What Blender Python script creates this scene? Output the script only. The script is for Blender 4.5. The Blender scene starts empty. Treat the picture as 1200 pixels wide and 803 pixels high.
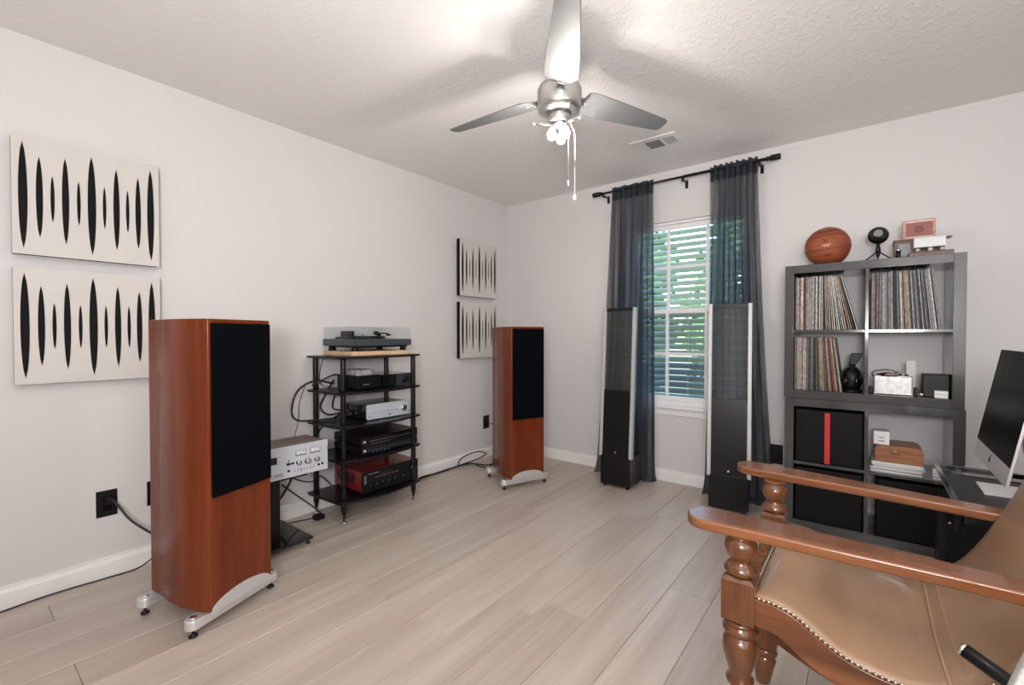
import bpy, bmesh, math, random
from mathutils import Vector, Matrix, Euler
random.seed(7)
PI = math.pi
S = bpy.context.scene
C = S.collection

# ------------------------------------------------------------------ camera, world, lights, exposure
cam_d = bpy.data.cameras.new('camera')
cam_d.sensor_width = 36.0
cam_d.lens = 36.0 * 533.3 / 1200.0
cam_d.clip_start = 0.02
cam = bpy.data.objects.new('camera', cam_d)
C.objects.link(cam)
cam.location = (2.863, 0.0, 1.152)
cam.rotation_euler = (math.radians(90 - 0.91), 0, math.radians(38.22))
S.camera = cam

S.view_settings.view_transform = 'Standard'
S.view_settings.look = 'None'
S.view_settings.gamma = 1.0
S.view_settings.use_curve_mapping = False
S.view_settings.exposure = 0.85

w = bpy.data.worlds.new('world')
S.world = w
w.use_nodes = True
wn = w.node_tree.nodes
wl = w.node_tree.links
bg = wn['Background']
sky = wn.new('ShaderNodeTexSky')
sky.sky_type = 'NISHITA'
sky.sun_disc = False
sky.sun_elevation = math.radians(55)
sky.sun_rotation = math.radians(200)
sky.air_density = 1.0
sky.dust_density = 2.0
wl.new(sky.outputs[0], bg.inputs['Color'])
bg.inputs['Strength'].default_value = 1.1


def area_light(name, loc, target, sx, sy, power, color=(1, 1, 1)):
    d = bpy.data.lights.new(name, 'AREA')
    d.shape = 'RECTANGLE'
    d.size, d.size_y = sx, sy
    d.energy = power
    d.color = color
    o = bpy.data.objects.new(name, d)
    C.objects.link(o)
    o.location = loc
    v = Vector(target) - Vector(loc)
    o.rotation_euler = v.to_track_quat('-Z', 'Y').to_euler()
    return o


# added fill lamps behind the camera and by the right wall; no openings there
area_light('rear_fill', (3.3, -1.05, 1.55), (1.4, 2.6, 1.1), 2.2, 1.7, 18, (1.0, 0.985, 0.97))
area_light('side_fill', (4.42, 0.6, 1.5), (1.2, 1.8, 1.0), 1.6, 1.5, 9, (1.0, 0.99, 0.98))


# added unseen fill lamp behind the camera, turned up to brighten the ceiling
area_light('ceiling_fill', (3.1, -0.55, 1.35), (2.3, 0.8, 2.44), 0.5, 0.5, 36, (1.0, 1.0, 1.0))


# ------------------------------------------------------------------ materials
def nodes_of(name):
    m = bpy.data.materials.new(name)
    m.use_nodes = True
    return m, m.node_tree.nodes, m.node_tree.links, m.node_tree.nodes['Principled BSDF']


def mat(name, col, rough=0.5, metal=0.0, noise=0.06, scale=12.0, bump=0.0, bscale=60.0, coat=0.0, stretch=(1, 1, 1),
        emit=None, estr=0.0, trans=0.0, spec=0.5, vary=False):
    m, N, L, b = nodes_of(name)
    tc = N.new('ShaderNodeTexCoord')
    mp = N.new('ShaderNodeMapping')
    mp.inputs['Scale'].default_value = stretch
    L.new(tc.outputs['Object'], mp.inputs['Vector'])
    if vary:
        oi = N.new('ShaderNodeObjectInfo')
        cm = N.new('ShaderNodeVectorMath')
        cm.operation = 'SCALE'
        cm.inputs[0].default_value = (17.0, 5.0, 31.0)
        L.new(oi.outputs['Random'], cm.inputs['Scale'])
        L.new(cm.outputs[0], mp.inputs['Location'])
    nz = N.new('ShaderNodeTexNoise')
    nz.inputs['Scale'].default_value = scale
    nz.inputs['Detail'].default_value = 4
    L.new(mp.outputs[0], nz.inputs['Vector'])
    r = N.new('ShaderNodeValToRGB')
    r.color_ramp.elements[0].position = 0.3
    r.color_ramp.elements[1].position = 0.7
    r.color_ramp.elements[0].color = tuple(c * (1 - noise) for c in col) + (1,)
    r.color_ramp.elements[1].color = tuple(min(1, c * (1 + noise)) for c in col) + (1,)
    L.new(nz.outputs['Fac'], r.inputs['Fac'])
    L.new(r.outputs['Color'], b.inputs['Base Color'])
    b.inputs['Roughness'].default_value = rough
    b.inputs['Metallic'].default_value = metal
    b.inputs['Coat Weight'].default_value = coat
    b.inputs['Coat Roughness'].default_value = 0.06
    b.inputs['Transmission Weight'].default_value = trans
    b.inputs['Specular IOR Level'].default_value = spec
    if emit:
        b.inputs['Emission Color'].default_value = emit + (1,)
        b.inputs['Emission Strength'].default_value = estr
    if bump:
        n2 = N.new('ShaderNodeTexNoise')
        n2.inputs['Scale'].default_value = bscale
        n2.inputs['Detail'].default_value = 3
        L.new(mp.outputs[0], n2.inputs['Vector'])
        bp = N.new('ShaderNodeBump')
        bp.inputs['Strength'].default_value = bump
        bp.inputs['Distance'].default_value = 0.004
        L.new(n2.outputs['Fac'], bp.inputs['Height'])
        L.new(bp.outputs[0], b.inputs['Normal'])
    return m


def wood(name, dark, mid, light, rough=0.25, coat=0.0, axis='Z', scale=1.0, per_object=0.0, coords='Object', bands=9.0):
    m, N, L, b = nodes_of(name)
    tc = N.new('ShaderNodeTexCoord')
    mp = N.new('ShaderNodeMapping')
    sc = {'X': (0.06, 1, 1), 'Y': (1, 0.06, 1), 'Z': (1, 1, 0.06)}[axis]
    mp.inputs['Scale'].default_value = tuple(s * scale for s in sc)
    L.new(tc.outputs[coords], mp.inputs['Vector'])
    if per_object:
        oi = N.new('ShaderNodeObjectInfo')
        cm = N.new('ShaderNodeCombineXYZ')
        ml = N.new('ShaderNodeMath')
        ml.operation = 'MULTIPLY'
        ml.inputs[1].default_value = 37.0
        L.new(oi.outputs['Random'], ml.inputs[0])
        for i in range(3):
            L.new(ml.outputs[0], cm.inputs[i])
        L.new(cm.outputs[0], mp.inputs['Location'])
    n1 = N.new('ShaderNodeTexNoise')
    n1.inputs['Scale'].default_value = bands
    n1.inputs['Detail'].default_value = 6
    n1.inputs['Distortion'].default_value = 1.2
    L.new(mp.outputs[0], n1.inputs['Vector'])
    n2 = N.new('ShaderNodeTexNoise')
    n2.inputs['Scale'].default_value = bands * 9
    n2.inputs['Detail'].default_value = 4
    L.new(mp.outputs[0], n2.inputs['Vector'])
    mx = N.new('ShaderNodeMath')
    mx.operation = 'MULTIPLY_ADD'
    mx.inputs[1].default_value = 0.3
    L.new(n2.outputs['Fac'], mx.inputs[0])
    L.new(n1.outputs['Fac'], mx.inputs[2])
    r = N.new('ShaderNodeValToRGB')
    e = r.color_ramp.elements
    e[0].position = 0.42
    e[0].color = dark + (1,)
    e[1].position = 0.86
    e[1].color = light + (1,)
    k = e.new(0.64)
    k.color = mid + (1,)
    L.new(mx.outputs[0], r.inputs['Fac'])
    out = r.outputs['Color']
    if per_object:
        hs = N.new('ShaderNodeHueSaturation')
        mr = N.new('ShaderNodeMapRange')
        mr.inputs['To Min'].default_value = 1 - per_object
        mr.inputs['To Max'].default_value = 1 + per_object
        L.new(oi.outputs['Random'], mr.inputs['Value'])
        L.new(mr.outputs[0], hs.inputs['Value'])
        L.new(out, hs.inputs['Color'])
        out = hs.outputs['Color']
    L.new(out, b.inputs['Base Color'])
    b.inputs['Roughness'].default_value = rough
    b.inputs['Coat Weight'].default_value = coat
    b.inputs['Coat Roughness'].default_value = 0.05
    return m


def mix_transparent(name, col, alpha, rough=0.5, translucent=0.0, metal=0.0, tcol=None, streak=None):
    """a woven or perforated sheet: part of the light goes straight through its holes"""
    m, N, L, b = nodes_of(name)
    out = N['Material Output']
    b.inputs['Base Color'].default_value = col + (1,)
    b.inputs['Roughness'].default_value = rough
    b.inputs['Metallic'].default_value = metal
    tr = N.new('ShaderNodeBsdfTransparent')
    mx = N.new('ShaderNodeMixShader')
    src = b.outputs[0]
    if translucent:
        tl = N.new('ShaderNodeBsdfTranslucent')
        tl.inputs['Color'].default_value = (tcol or tuple(min(1, c * 2.0) for c in col)) + (1,)
        m2 = N.new('ShaderNodeMixShader')
        m2.inputs[0].default_value = translucent
        L.new(b.outputs[0], m2.inputs[1])
        L.new(tl.outputs[0], m2.inputs[2])
        src = m2.outputs[0]
    tc = N.new('ShaderNodeTexCoord')
    nz = N.new('ShaderNodeTexNoise')
    nz.inputs['Scale'].default_value = 90
    if streak:
        mp = N.new('ShaderNodeMapping')
        mp.inputs['Scale'].default_value = (1, 0.2, 0.012)
        nz.inputs['Scale'].default_value = streak
        nz.inputs['Detail'].default_value = 3
        L.new(tc.outputs['Object'], mp.inputs['Vector'])
        L.new(mp.outputs[0], nz.inputs['Vector'])
    else:
        L.new(tc.outputs['Object'], nz.inputs['Vector'])
    amp = 0.17 if streak else 0.03
    mr = N.new('ShaderNodeMapRange')
    mr.inputs['From Min'].default_value = 0.35 if streak else 0.0
    mr.inputs['From Max'].default_value = 0.65 if streak else 1.0
    mr.inputs['To Min'].default_value = alpha - amp
    mr.inputs['To Max'].default_value = min(0.97, alpha + amp)
    L.new(nz.outputs['Fac'], mr.inputs['Value'])
    L.new(mr.outputs[0], mx.inputs[0])
    L.new(tr.outputs[0], mx.inputs[1])
    L.new(src, mx.inputs[2])
    L.new(mx.outputs[0], out.inputs['Surface'])
    return m


M = {}
M['wall'] = mat('wall_paint', (0.66, 0.635, 0.63), 0.5, noise=0.012, scale=2, bump=0.05, bscale=180)
M['trim'] = mat('trim_paint', (0.82, 0.80, 0.79), 0.35, noise=0.01)
M['black'] = mat('black_plastic', (0.005, 0.005, 0.006), 0.4, spec=0.25)
M['satin'] = mat('black_satin_metal', (0.006, 0.006, 0.007), 0.32, spec=0.3)
M['gloss'] = mat('black_gloss', (0.005, 0.005, 0.006), 0.08, coat=0.2)
M['grille'] = mat('grille_cloth', (0.0022, 0.0026, 0.0042), 0.9, noise=0.2, scale=300, spec=0.05)
M['chrome'] = mat('chrome', (0.75, 0.75, 0.76), 0.18, 1.0, noise=0.02)
M['steel'] = mat('brushed_nickel', (0.56, 0.55, 0.54), 0.3, 1.0, noise=0.05, scale=40, stretch=(1, 1, 8))
M['alu'] = mat('satin_aluminium', (0.74, 0.74, 0.75), 0.35, 0.6, noise=0.03)
M['rail'] = mat('rail_aluminium', (0.45, 0.45, 0.44), 0.45, 0.2, noise=0.03)
M['silver'] = mat('silver_faceplate', (0.66, 0.70, 0.77), 0.38, 0.35, noise=0.03)
M['cherry'] = wood('cherry_veneer', (0.095, 0.015, 0.004), (0.145, 0.027, 0.007), (0.20, 0.044, 0.013), 0.2, 0.0, 'Z', 1.0, bands=7)
M['cherry'].node_tree.nodes['Principled BSDF'].inputs['Specular IOR Level'].default_value = 0.32
M['oak'] = wood('chair_wood', (0.075, 0.024, 0.008), (0.14, 0.047, 0.016), (0.225, 0.082, 0.031), 0.25, 0.35, 'X', 1.3, bands=12)
M['oakz'] = wood('turned_chair_wood', (0.055, 0.018, 0.006), (0.105, 0.035, 0.012), (0.17, 0.062, 0.024), 0.2, 0.4, 'Z', 1.3, bands=12)
M['walnut'] = wood('walnut_vinyl', (0.07, 0.045, 0.032), (0.12, 0.082, 0.060), (0.19, 0.14, 0.105), 0.4, 0, 'Y', 2.0, bands=16)
M['bamboo'] = wood('bamboo_slab', (0.50, 0.30, 0.16), (0.62, 0.41, 0.24), (0.72, 0.52, 0.33), 0.4, 0, 'Y', 2.0, bands=14)
M['cigar'] = wood('cigar_box_wood', (0.20, 0.075, 0.030), (0.30, 0.12, 0.05), (0.42, 0.19, 0.09), 0.4, 0, 'X', 2.0, bands=14)
M['darkbox'] = wood('dark_box_wood', (0.07, 0.026, 0.017), (0.12, 0.045, 0.03), (0.18, 0.075, 0.05), 0.4, 0, 'X', 2.0, bands=14)
M['plank'] = wood('floor_laminate', (0.41, 0.335, 0.275), (0.485, 0.41, 0.345), (0.56, 0.485, 0.42), 0.36, 0, 'Y', 1.0, 0.07, bands=8)
M['leather'] = mat('tan_leather', (0.275, 0.165, 0.095), 0.3, noise=0.14, scale=5, bump=0.12, bscale=350, coat=0.15)
M['piping'] = mat('leather_piping', (0.36, 0.21, 0.12), 0.35)
M['brass'] = mat('nail_heads', (0.62, 0.50, 0.36), 0.25, 1.0)
M['grey_lacquer'] = mat('grey_lacquer', (0.055, 0.055, 0.054), 0.13, noise=0.05, coat=0.3)
M['panel'] = mat('acoustic_panel_white', (0.60, 0.565, 0.53), 0.6, noise=0.015)
M['slot'] = mat('slot_black', (0.012, 0.012, 0.012), 0.9, spec=0.1)
M['red'] = mat('red_enamel', (0.20, 0.012, 0.012), 0.25, coat=0.3)
M['redtape'] = mat('red_ribbon', (0.55, 0.012, 0.025), 0.5)
M['white'] = mat('white_card', (0.72, 0.72, 0.72), 0.5, noise=0.02)
M['paper'] = mat('paper_edges', (0.62, 0.60, 0.57), 0.7, noise=0.15, scale=80, stretch=(0.2, 0.2, 4))
M['ball'] = mat('ball_rubber', (0.30, 0.072, 0.028), 0.5, noise=0.12, scale=14, bump=0.5, bscale=420)
M['ballseam'] = mat('ball_seam', (0.015, 0.010, 0.010), 0.6)
M['ballgold'] = mat('ball_gold_print', (0.75, 0.50, 0.30), 0.4)
M['tin'] = mat('marbled_tin', (0.50, 0.50, 0.49), 0.35, 0.4, noise=0.25, scale=40)
M['maroon'] = mat('maroon_print', (0.28, 0.085, 0.07), 0.5)
M['pinkprint'] = mat('pale_print', (0.50, 0.28, 0.20), 0.5, noise=0.35, scale=90)
M['cable'] = mat('black_cable', (0.010, 0.010, 0.010), 0.45)
M['greyfab'] = mat('grey_fabric', (0.45, 0.43, 0.41), 0.9, noise=0.2, scale=200)
M['curtain'] = mix_transparent('navy_sheer', (0.017, 0.021, 0.030), 0.77, 0.8, translucent=0.45, tcol=(0.27, 0.31, 0.36), streak=34)
M['hem'] = mix_transparent('navy_heading', (0.018, 0.024, 0.036), 0.97, 0.8, translucent=0.12)
M['mesh'] = mix_transparent('perforated_stator', (0.030, 0.030, 0.030), 0.66, 0.5)
M['label_blue'] = mat('blue_display', (0.02, 0.045, 0.12), 0.2)
M['grey_plastic'] = mat('grey_plastic', (0.22, 0.22, 0.23), 0.4)
M['leaf'] = mat('leaf_green', (0.10, 0.20, 0.05), 0.6, noise=0.5, scale=6)
M['grass'] = mat('grass_ground', (0.12, 0.17, 0.05), 0.9, noise=0.4, scale=8)
M['bark'] = mat('bark', (0.12, 0.09, 0.06), 0.9)
M['bulb'] = mat('lit_bulb', (1, 0.95, 0.88), 0.3, emit=(1.0, 0.94, 0.87), estr=210.0)
M['paddlight'] = mat('fan_blade_silver', (0.20, 0.205, 0.21), 0.5, 0.3, noise=0.03)
M['paddlight'].node_tree.nodes['Principled BSDF'].inputs['Specular IOR Level'].default_value = 0.2

# ceiling: knock-down texture in relief
m, N, L, b = nodes_of('textured_ceiling')
b.inputs['Base Color'].default_value = (0.84, 0.81, 0.80, 1)
b.inputs['Roughness'].default_value = 0.75
tc = N.new('ShaderNodeTexCoord')
n1 = N.new('ShaderNodeTexNoise')
n1.inputs['Scale'].default_value = 26
n1.inputs['Detail'].default_value = 3
n1.inputs['Distortion'].default_value = 1.5
r = N.new('ShaderNodeValToRGB')
r.color_ramp.elements[0].position = 0.52
r.color_ramp.elements[1].position = 0.60
bp = N.new('ShaderNodeBump')
bp.inputs['Strength'].default_value = 0.35
bp.inputs['Distance'].default_value = 0.004
L.new(tc.outputs['Object'], n1.inputs['Vector'])
L.new(n1.outputs['Fac'], r.inputs['Fac'])
L.new(r.outputs['Color'], bp.inputs['Height'])
L.new(bp.outputs[0], b.inputs['Normal'])
M['ceiling'] = m

# clear acrylic / window glass without caustic trouble
m, N, L, b = nodes_of('clear_glass')
out = N['Material Output']
tr = N.new('ShaderNodeBsdfTransparent')
tr.inputs['Color'].default_value = (0.97, 0.98, 0.98, 1)
gl = N.new('ShaderNodeBsdfGlossy')
gl.inputs['Roughness'].default_value = 0.03
fr = N.new('ShaderNodeLayerWeight')
fr.inputs['Blend'].default_value = 0.5
pw_ = N.new('ShaderNodeMath')
pw_.operation = 'POWER'
pw_.inputs[1].default_value = 4.0
ad_ = N.new('ShaderNodeMath')
ad_.operation = 'MULTIPLY_ADD'
ad_.inputs[1].default_value = 0.3
ad_.inputs[2].default_value = 0.015
L.new(fr.outputs['Facing'], pw_.inputs[0])
L.new(pw_.outputs[0], ad_.inputs[0])
mx = N.new('ShaderNodeMixShader')
L.new(ad_.outputs[0], mx.inputs[0])
L.new(tr.outputs[0], mx.inputs[1])
L.new(gl.outputs[0], mx.inputs[2])
L.new(mx.outputs[0], out.inputs['Surface'])
M['glass'] = m


# louvre slats: half translucent, pale green above to darker blue-green below
def slat_mat(name, col):
    m, N, L, b = nodes_of(name)
    out = N['Material Output']
    b.inputs['Base Color'].default_value = col + (1,)
    b.inputs['Roughness'].default_value = 0.35
    tl = N.new('ShaderNodeBsdfTranslucent')
    tc = N.new('ShaderNodeTexCoord')
    nz = N.new('ShaderNodeTexNoise')
    nz.inputs['Scale'].default_value = 7
    r = N.new('ShaderNodeValToRGB')
    r.color_ramp.elements[0].color = tuple(c * 0.75 for c in col) + (1,)
    r.color_ramp.elements[1].color = tuple(min(1, c * 1.2) for c in col) + (1,)
    L.new(tc.outputs['Object'], nz.inputs['Vector'])
    L.new(nz.outputs['Fac'], r.inputs['Fac'])
    L.new(r.outputs['Color'], tl.inputs['Color'])
    mx = N.new('ShaderNodeMixShader')
    mx.inputs[0].default_value = 0.5
    L.new(b.outputs[0], mx.inputs[1])
    L.new(tl.outputs[0], mx.inputs[2])
    L.new(mx.outputs[0], out.inputs['Surface'])
    return m


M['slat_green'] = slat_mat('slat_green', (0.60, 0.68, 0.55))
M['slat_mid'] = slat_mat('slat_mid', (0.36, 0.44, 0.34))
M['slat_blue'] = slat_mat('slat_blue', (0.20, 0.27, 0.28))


# ------------------------------------------------------------------ mesh builder
class MB:
    def __init__(self, off=(0, 0, 0)):
        self.bm = bmesh.new()
        self.off = Vector(off)

    def v(self, p):
        return self.bm.verts.new(Vector(p) - self.off)

    def face(self, vs, smooth=False):
        try:
            f = self.bm.faces.new(vs)
            f.smooth = smooth
            return f
        except ValueError:
            return None

    def box(self, a, b):
        x0, y0, z0 = (min(a[i], b[i]) for i in range(3))
        x1, y1, z1 = (max(a[i], b[i]) for i in range(3))
        p = [self.v(q) for q in ((x0, y0, z0), (x1, y0, z0), (x1, y1, z0), (x0, y1, z0),
                                 (x0, y0, z1), (x1, y0, z1), (x1, y1, z1), (x0, y1, z1))]
        for f in ((0, 3, 2, 1), (4, 5, 6, 7), (0, 1, 5, 4), (1, 2, 6, 5), (2, 3, 7, 6), (3, 0, 4, 7)):
            self.face([p[i] for i in f])
        return self

    def prism(self, pts, h0, h1, axis='Z', smooth=False):
        """pts 2D outline, extruded along axis between h0 and h1"""
        def P(q, h):
            if axis == 'Z':
                return (q[0], q[1], h)
            if axis == 'X':
                return (h, q[0], q[1])
            return (q[0], h, q[1])
        a = [self.v(P(q, h0)) for q in pts]
        c = [self.v(P(q, h1)) for q in pts]
        n = len(pts)
        self.face(a[::-1])
        self.face(c)
        for i in range(n):
            self.face([a[i], a[(i + 1) % n], c[(i + 1) % n], c[i]], smooth)
        return self

    def rings(self, rings, close_ends=True, smooth=True, loop=True):
        R = [[self.v(p) for p in r] for r in rings]
        for a, c in zip(R, R[1:]):
            n = len(a)
            for i in range(n if loop else n - 1):
                self.face([a[i], a[(i + 1) % n], c[(i + 1) % n], c[i]], smooth)
        if close_ends and loop:
            self.face(R[0][::-1])
            self.face(R[-1])
        return self

    def lathe(self, prof, base=(0, 0, 0), n=20, axis=(0, 0, 1), smooth=True):
        ax = Vector(axis).normalized()
        q = Vector((0, 0, 1)).rotation_difference(ax)
        base = Vector(base)
        R = []
        for r_, h in prof:
            R.append([base + q @ Vector((max(r_, 1e-5) * math.cos(2 * PI * i / n), max(r_, 1e-5) * math.sin(2 * PI * i / n), h)) for i in range(n)])
        return self.rings(R, True, smooth)

    def cyl(self, a, c, r, r2=None, n=14):
        a, c = Vector(a), Vector(c)
        return self.lathe([(r, 0), (r if r2 is None else r2, (c - a).length)], a, n, c - a)

    def tube(self, pts, r, n=6, sub=6):
        P = [Vector(p) for p in pts]
        if sub > 1 and len(P) > 2:
            Q = []
            for i in range(len(P) - 1):
                p0 = P[max(i - 1, 0)]
                p1, p2 = P[i], P[i + 1]
                p3 = P[min(i + 2, len(P) - 1)]
                for k in range(sub):
                    t = k / sub
                    Q.append(0.5 * ((2 * p1) + (p2 - p0) * t + (2 * p0 - 5 * p1 + 4 * p2 - p3) * t * t + (3 * p1 - p0 - 3 * p2 + p3) * t ** 3))
            Q.append(P[-1])
            P = Q
        R = []
        up = Vector((0, 0, 1))
        for i, p in enumerate(P):
            d = (P[min(i + 1, len(P) - 1)] - P[max(i - 1, 0)]).normalized()
            s = d.cross(up)
            if s.length < 1e-3:
                s = d.cross(Vector((1, 0, 0)))
            s.normalize()
            u = s.cross(d).normalized()
            R.append([p + r * (math.cos(2 * PI * k / n) * s + math.sin(2 * PI * k / n) * u) for k in range(n)])
        return self.rings(R)

    def sphere(self, c, r, n=16, m=10, sc=(1, 1, 1)):
        R = []
        for j in range(m + 1):
            t = PI * j / m
            rr = max(math.sin(t), 1e-4) * r
            R.append([(c[0] + sc[0] * rr * math.cos(2 * PI * i / n), c[1] + sc[1] * rr * math.sin(2 * PI * i / n), c[2] - sc[2] * r * math.cos(t)) for i in range(n)])
        return self.rings(R)

    def build(self, name, material, parent=None, bevel=0.0, segs=2, kind=None, label=None, recalc=True):
        if recalc:
            bmesh.ops.recalc_face_normals(self.bm, faces=self.bm.faces[:])
        me = bpy.data.meshes.new(name)
        self.bm.to_mesh(me)
        self.bm.free()
        me.materials.append(material)
        o = bpy.data.objects.new(name, me)
        C.objects.link(o)
        if parent:
            o.parent = parent
        if bevel:
            md = o.modifiers.new('bevel', 'BEVEL')
            md.width = bevel
            md.segments = segs
            md.limit_method = 'ANGLE'
            md.angle_limit = math.radians(40)
            md.harden_normals = True
        if kind:
            o['kind'] = kind
        if label:
            o['label'] = label
        return o


def B(a, b, name, material, parent=None, off=(0, 0, 0), bevel=0.0, **k):
    return MB(off).box(a, b).build(name, material, parent, bevel, **k)


def thing(name, label, cat, loc=(0, 0, 0), rz=0.0, group=None, rot=None):
    o = bpy.data.objects.new(name, None)
    o.empty_display_size = 0.05
    C.objects.link(o)
    o.location = loc
    o.rotation_euler = rot if rot else (0, 0, rz)
    tag(o, label, cat, group)
    return o


def tag(o, label, cat, group=None):
    o['label'] = label
    o['category'] = cat
    if group:
        o['group'] = group
    return o


def copy_tree(o, parent=None):
    c = o.copy()
    C.objects.link(c)
    c.parent = parent
    for ch in list(o.children):
        copy_tree(ch, c)
    return c


def text_mesh(s, size, font_shear=0.0, extrude=0.0):
    cu = bpy.data.curves.new('t', 'FONT')
    cu.body = s
    cu.size = size
    cu.align_x = 'CENTER'
    cu.align_y = 'CENTER'
    cu.extrude = extrude
    cu.resolution_u = 2
    o = bpy.data.objects.new('t', cu)
    C.objects.link(o)
    bpy.context.view_layer.update()
    me = bpy.data.meshes.new_from_object(o.evaluated_get(bpy.context.evaluated_depsgraph_get()))
    bpy.data.objects.remove(o)
    return me


# ------------------------------------------------------------------ the room
RX, RY0, RY1, H = 4.5, -1.15, 3.575, 2.44
sf = B((-0.1, RY0 - 0.1, -0.12), (RX + 0.1, RY1 + 0.1, -0.0125), 'floor', mat('floor_joint', (0.16, 0.12, 0.09), 0.8), kind='structure')
# floor planks run along the left wall
pw, plen = 0.185, 1.22
x0 = 1.598 - 9 * pw
known = {-1: 0.287, 0: 1.20, 1: 0.287, 3: 1.20, 4: 1.51, 5: 1.20, 6: 1.207, 7: 1.513, 8: 1.21, 9: 1.508, 10: 1.62, 11: 1.05, 12: 2.06}
offs = {}
mesh_cache = {}


def plank_mesh(l, w_):
    key = (round(l, 3), round(w_, 3))
    if key in mesh_cache:
        return mesh_cache[key]
    bm = bmesh.new()
    g, c, d = 0.0006, 0.0014, 0.012
    lo = [(g, g), (w_ - g, g), (w_ - g, l - g), (g, l - g)]
    hi = [(g + c, g + c), (w_ - g - c, g + c), (w_ - g - c, l - g - c), (g + c, l - g - c)]
    R = [[bm.verts.new((x, y, -d)) for x, y in lo], [bm.verts.new((x, y, -c)) for x, y in lo], [bm.verts.new((x, y, 0)) for x, y in hi]]
    for a, b_ in zip(R, R[1:]):
        for i in range(4):
            bm.faces.new([a[i], a[(i + 1) % 4], b_[(i + 1) % 4], b_[i]])
    bm.faces.new(R[-1])
    me = bpy.data.meshes.new('floor_plank')
    bm.to_mesh(me)
    bm.free()
    me.materials.append(M['plank'])
    mesh_cache[key] = me
    return me


rnd = random.Random(3)
for i in range(0, 26):
    xa, xb = x0 + i * pw, x0 + (i + 1) * pw
    xa, xb = max(xa, 0.0), min(xb, RX)
    if xb - xa < 0.02:
        continue
    j = known.get(i, None)
    if j is None:
        j = rnd.choice([0.30, 0.61, 0.92, 1.2])
    y = j - 3 * plen
    while y < RY1:
        ya, yb = max(y, RY0), min(y + plen, RY1)
        if yb - ya > 0.02:
            o = bpy.data.objects.new('floor_plank', plank_mesh(yb - ya, xb - xa))
            o.location = (xa, ya, 0)
            o.parent = sf
            C.objects.link(o)
        y += plen
B((-0.1, RY0 - 0.1, H), (RX + 0.1, RY1 + 0.1, H + 0.1), 'ceiling', M['ceiling'], kind='structure')
B((-0.12, RY0 - 0.1, -0.02), (0, RY1 + 0.12, H), 'wall_left', M['wall'], kind='structure')
B((RX, RY0 - 0.1, -0.02), (RX + 0.12, RY1 + 0.12, H), 'wall_right', M['wall'], kind='structure')
B((0, RY0 - 0.12, -0.02), (RX, RY0, H), 'wall_front', M['wall'], kind='structure')
WX0, WX1, WZ0, WZ1 = 1.27, 2.20, 0.60, 2.045
wb = MB()
wb.box((0, RY1, -0.02), (WX0, RY1 + 0.14, H))
wb.box((WX1, RY1, -0.02), (RX, RY1 + 0.14, H))
wb.box((WX0, RY1, -0.02), (WX1, RY1 + 0.14, WZ0))
wb.box((WX0, RY1, WZ1), (WX1, RY1 + 0.14, H))
wb.build('wall_back', M['wall'], kind='structure')


def baseboard(name, a, b_):
    """profile with a small stepped top, run from a to b along a wall; normal is to the right of a->b"""
    a, b_ = Vector(a), Vector(b_)
    d = (b_ - a).normalized()
    n = Vector((d.y, -d.x, 0))
    prof = [(0, 0), (0.014, 0), (0.014, 0.066), (0.010, 0.076), (0.006, 0.080), (0.006, 0.090), (0, 0.092)]
    m_ = MB()
    m_.rings([[a + n * p[0] + Vector((0, 0, p[1])) for p in prof], [b_ + n * p[0] + Vector((0, 0, p[1])) for p in prof]], smooth=False)
    m_.build(name, M['trim'], kind='structure')


baseboard('baseboard_left', (0, RY0, 0), (0, RY1, 0))
baseboard('baseboard_back', (0, RY1, 0), (RX, RY1, 0))

# ------------------------------------------------------------------ window
win = thing('window_1', 'white double hung window with louvres between two navy curtains', 'window', (1.735, 3.60, WZ0))
del win['label'], win['category']
win['kind'] = 'structure'
wo = (1.735, 3.60, WZ0)
wf = MB(wo)
IX0, IX1, IZ0, IZ1 = 1.30, 2.17, 0.635, 2.025
for a, c in (((WX0, 3.60, WZ0), (IX0, 3.66, WZ1)), ((IX1, 3.60, WZ0), (WX1, 3.66, WZ1)),
             ((IX0, 3.60, IZ1), (IX1, 3.66, WZ1)), ((IX0, 3.60, WZ0), (IX1, 3.66, IZ0))):
    wf.box(a, c)
wf.build('window_frame', M['trim'], win, 0.002)


def sash(z0, z1, y, mz, nm):
    s = MB(wo)
    t = 0.035
    s.box((IX0, y, z0), (IX0 + t, y + 0.025, z1))
    s.box((IX1 - t, y, z0), (IX1, y + 0.025, z1))
    s.box((IX0 + t, y, z0), (IX1 - t, y + 0.025, z0 + t))
    s.box((IX0 + t, y, z1 - t), (IX1 - t, y + 0.025, z1))
    s = s.build('sash', M['trim'], win, 0.002)
    q = MB(wo)
    for x in (1.593, 1.889):
        q.box((x - 0.010, y - 0.002, z0 + t), (x + 0.010, y + 0.022, z1 - t))
    q.box((IX0 + t, y - 0.001, mz - 0.011), (IX1 - t, y + 0.021, mz + 0.011))
    q.build('muntins', M['trim'], s)
    xs = [IX0 + t, 1.593, 1.889, IX1 - t]
    for xa, xb in zip(xs, xs[1:]):
        for za, zb in ((z0 + t, mz), (mz, z1 - t)):
            B((xa, y + 0.010, za), (xb, y + 0.013, zb), 'pane', M['glass'], s, wo)


sash(1.32, IZ1, 3.625, 1.69, 'upper')
sash(IZ0, 1.36, 3.602, 1.005, 'lower')
B((1.70, 3.592, 1.36), (1.76, 3.615, 1.372), 'sash_lock', M['trim'], win, wo, 0.002)
B((WX0 - 0.03, 3.535, 0.578), (WX1 + 0.03, 3.66, 0.602), 'window_sill', M['trim'], win, wo, 0.004)
B((WX0 - 0.01, 3.560, 0.525), (WX1 + 0.01, 3.578, 0.578), 'apron', M['trim'], win, wo, 0.002)
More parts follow.
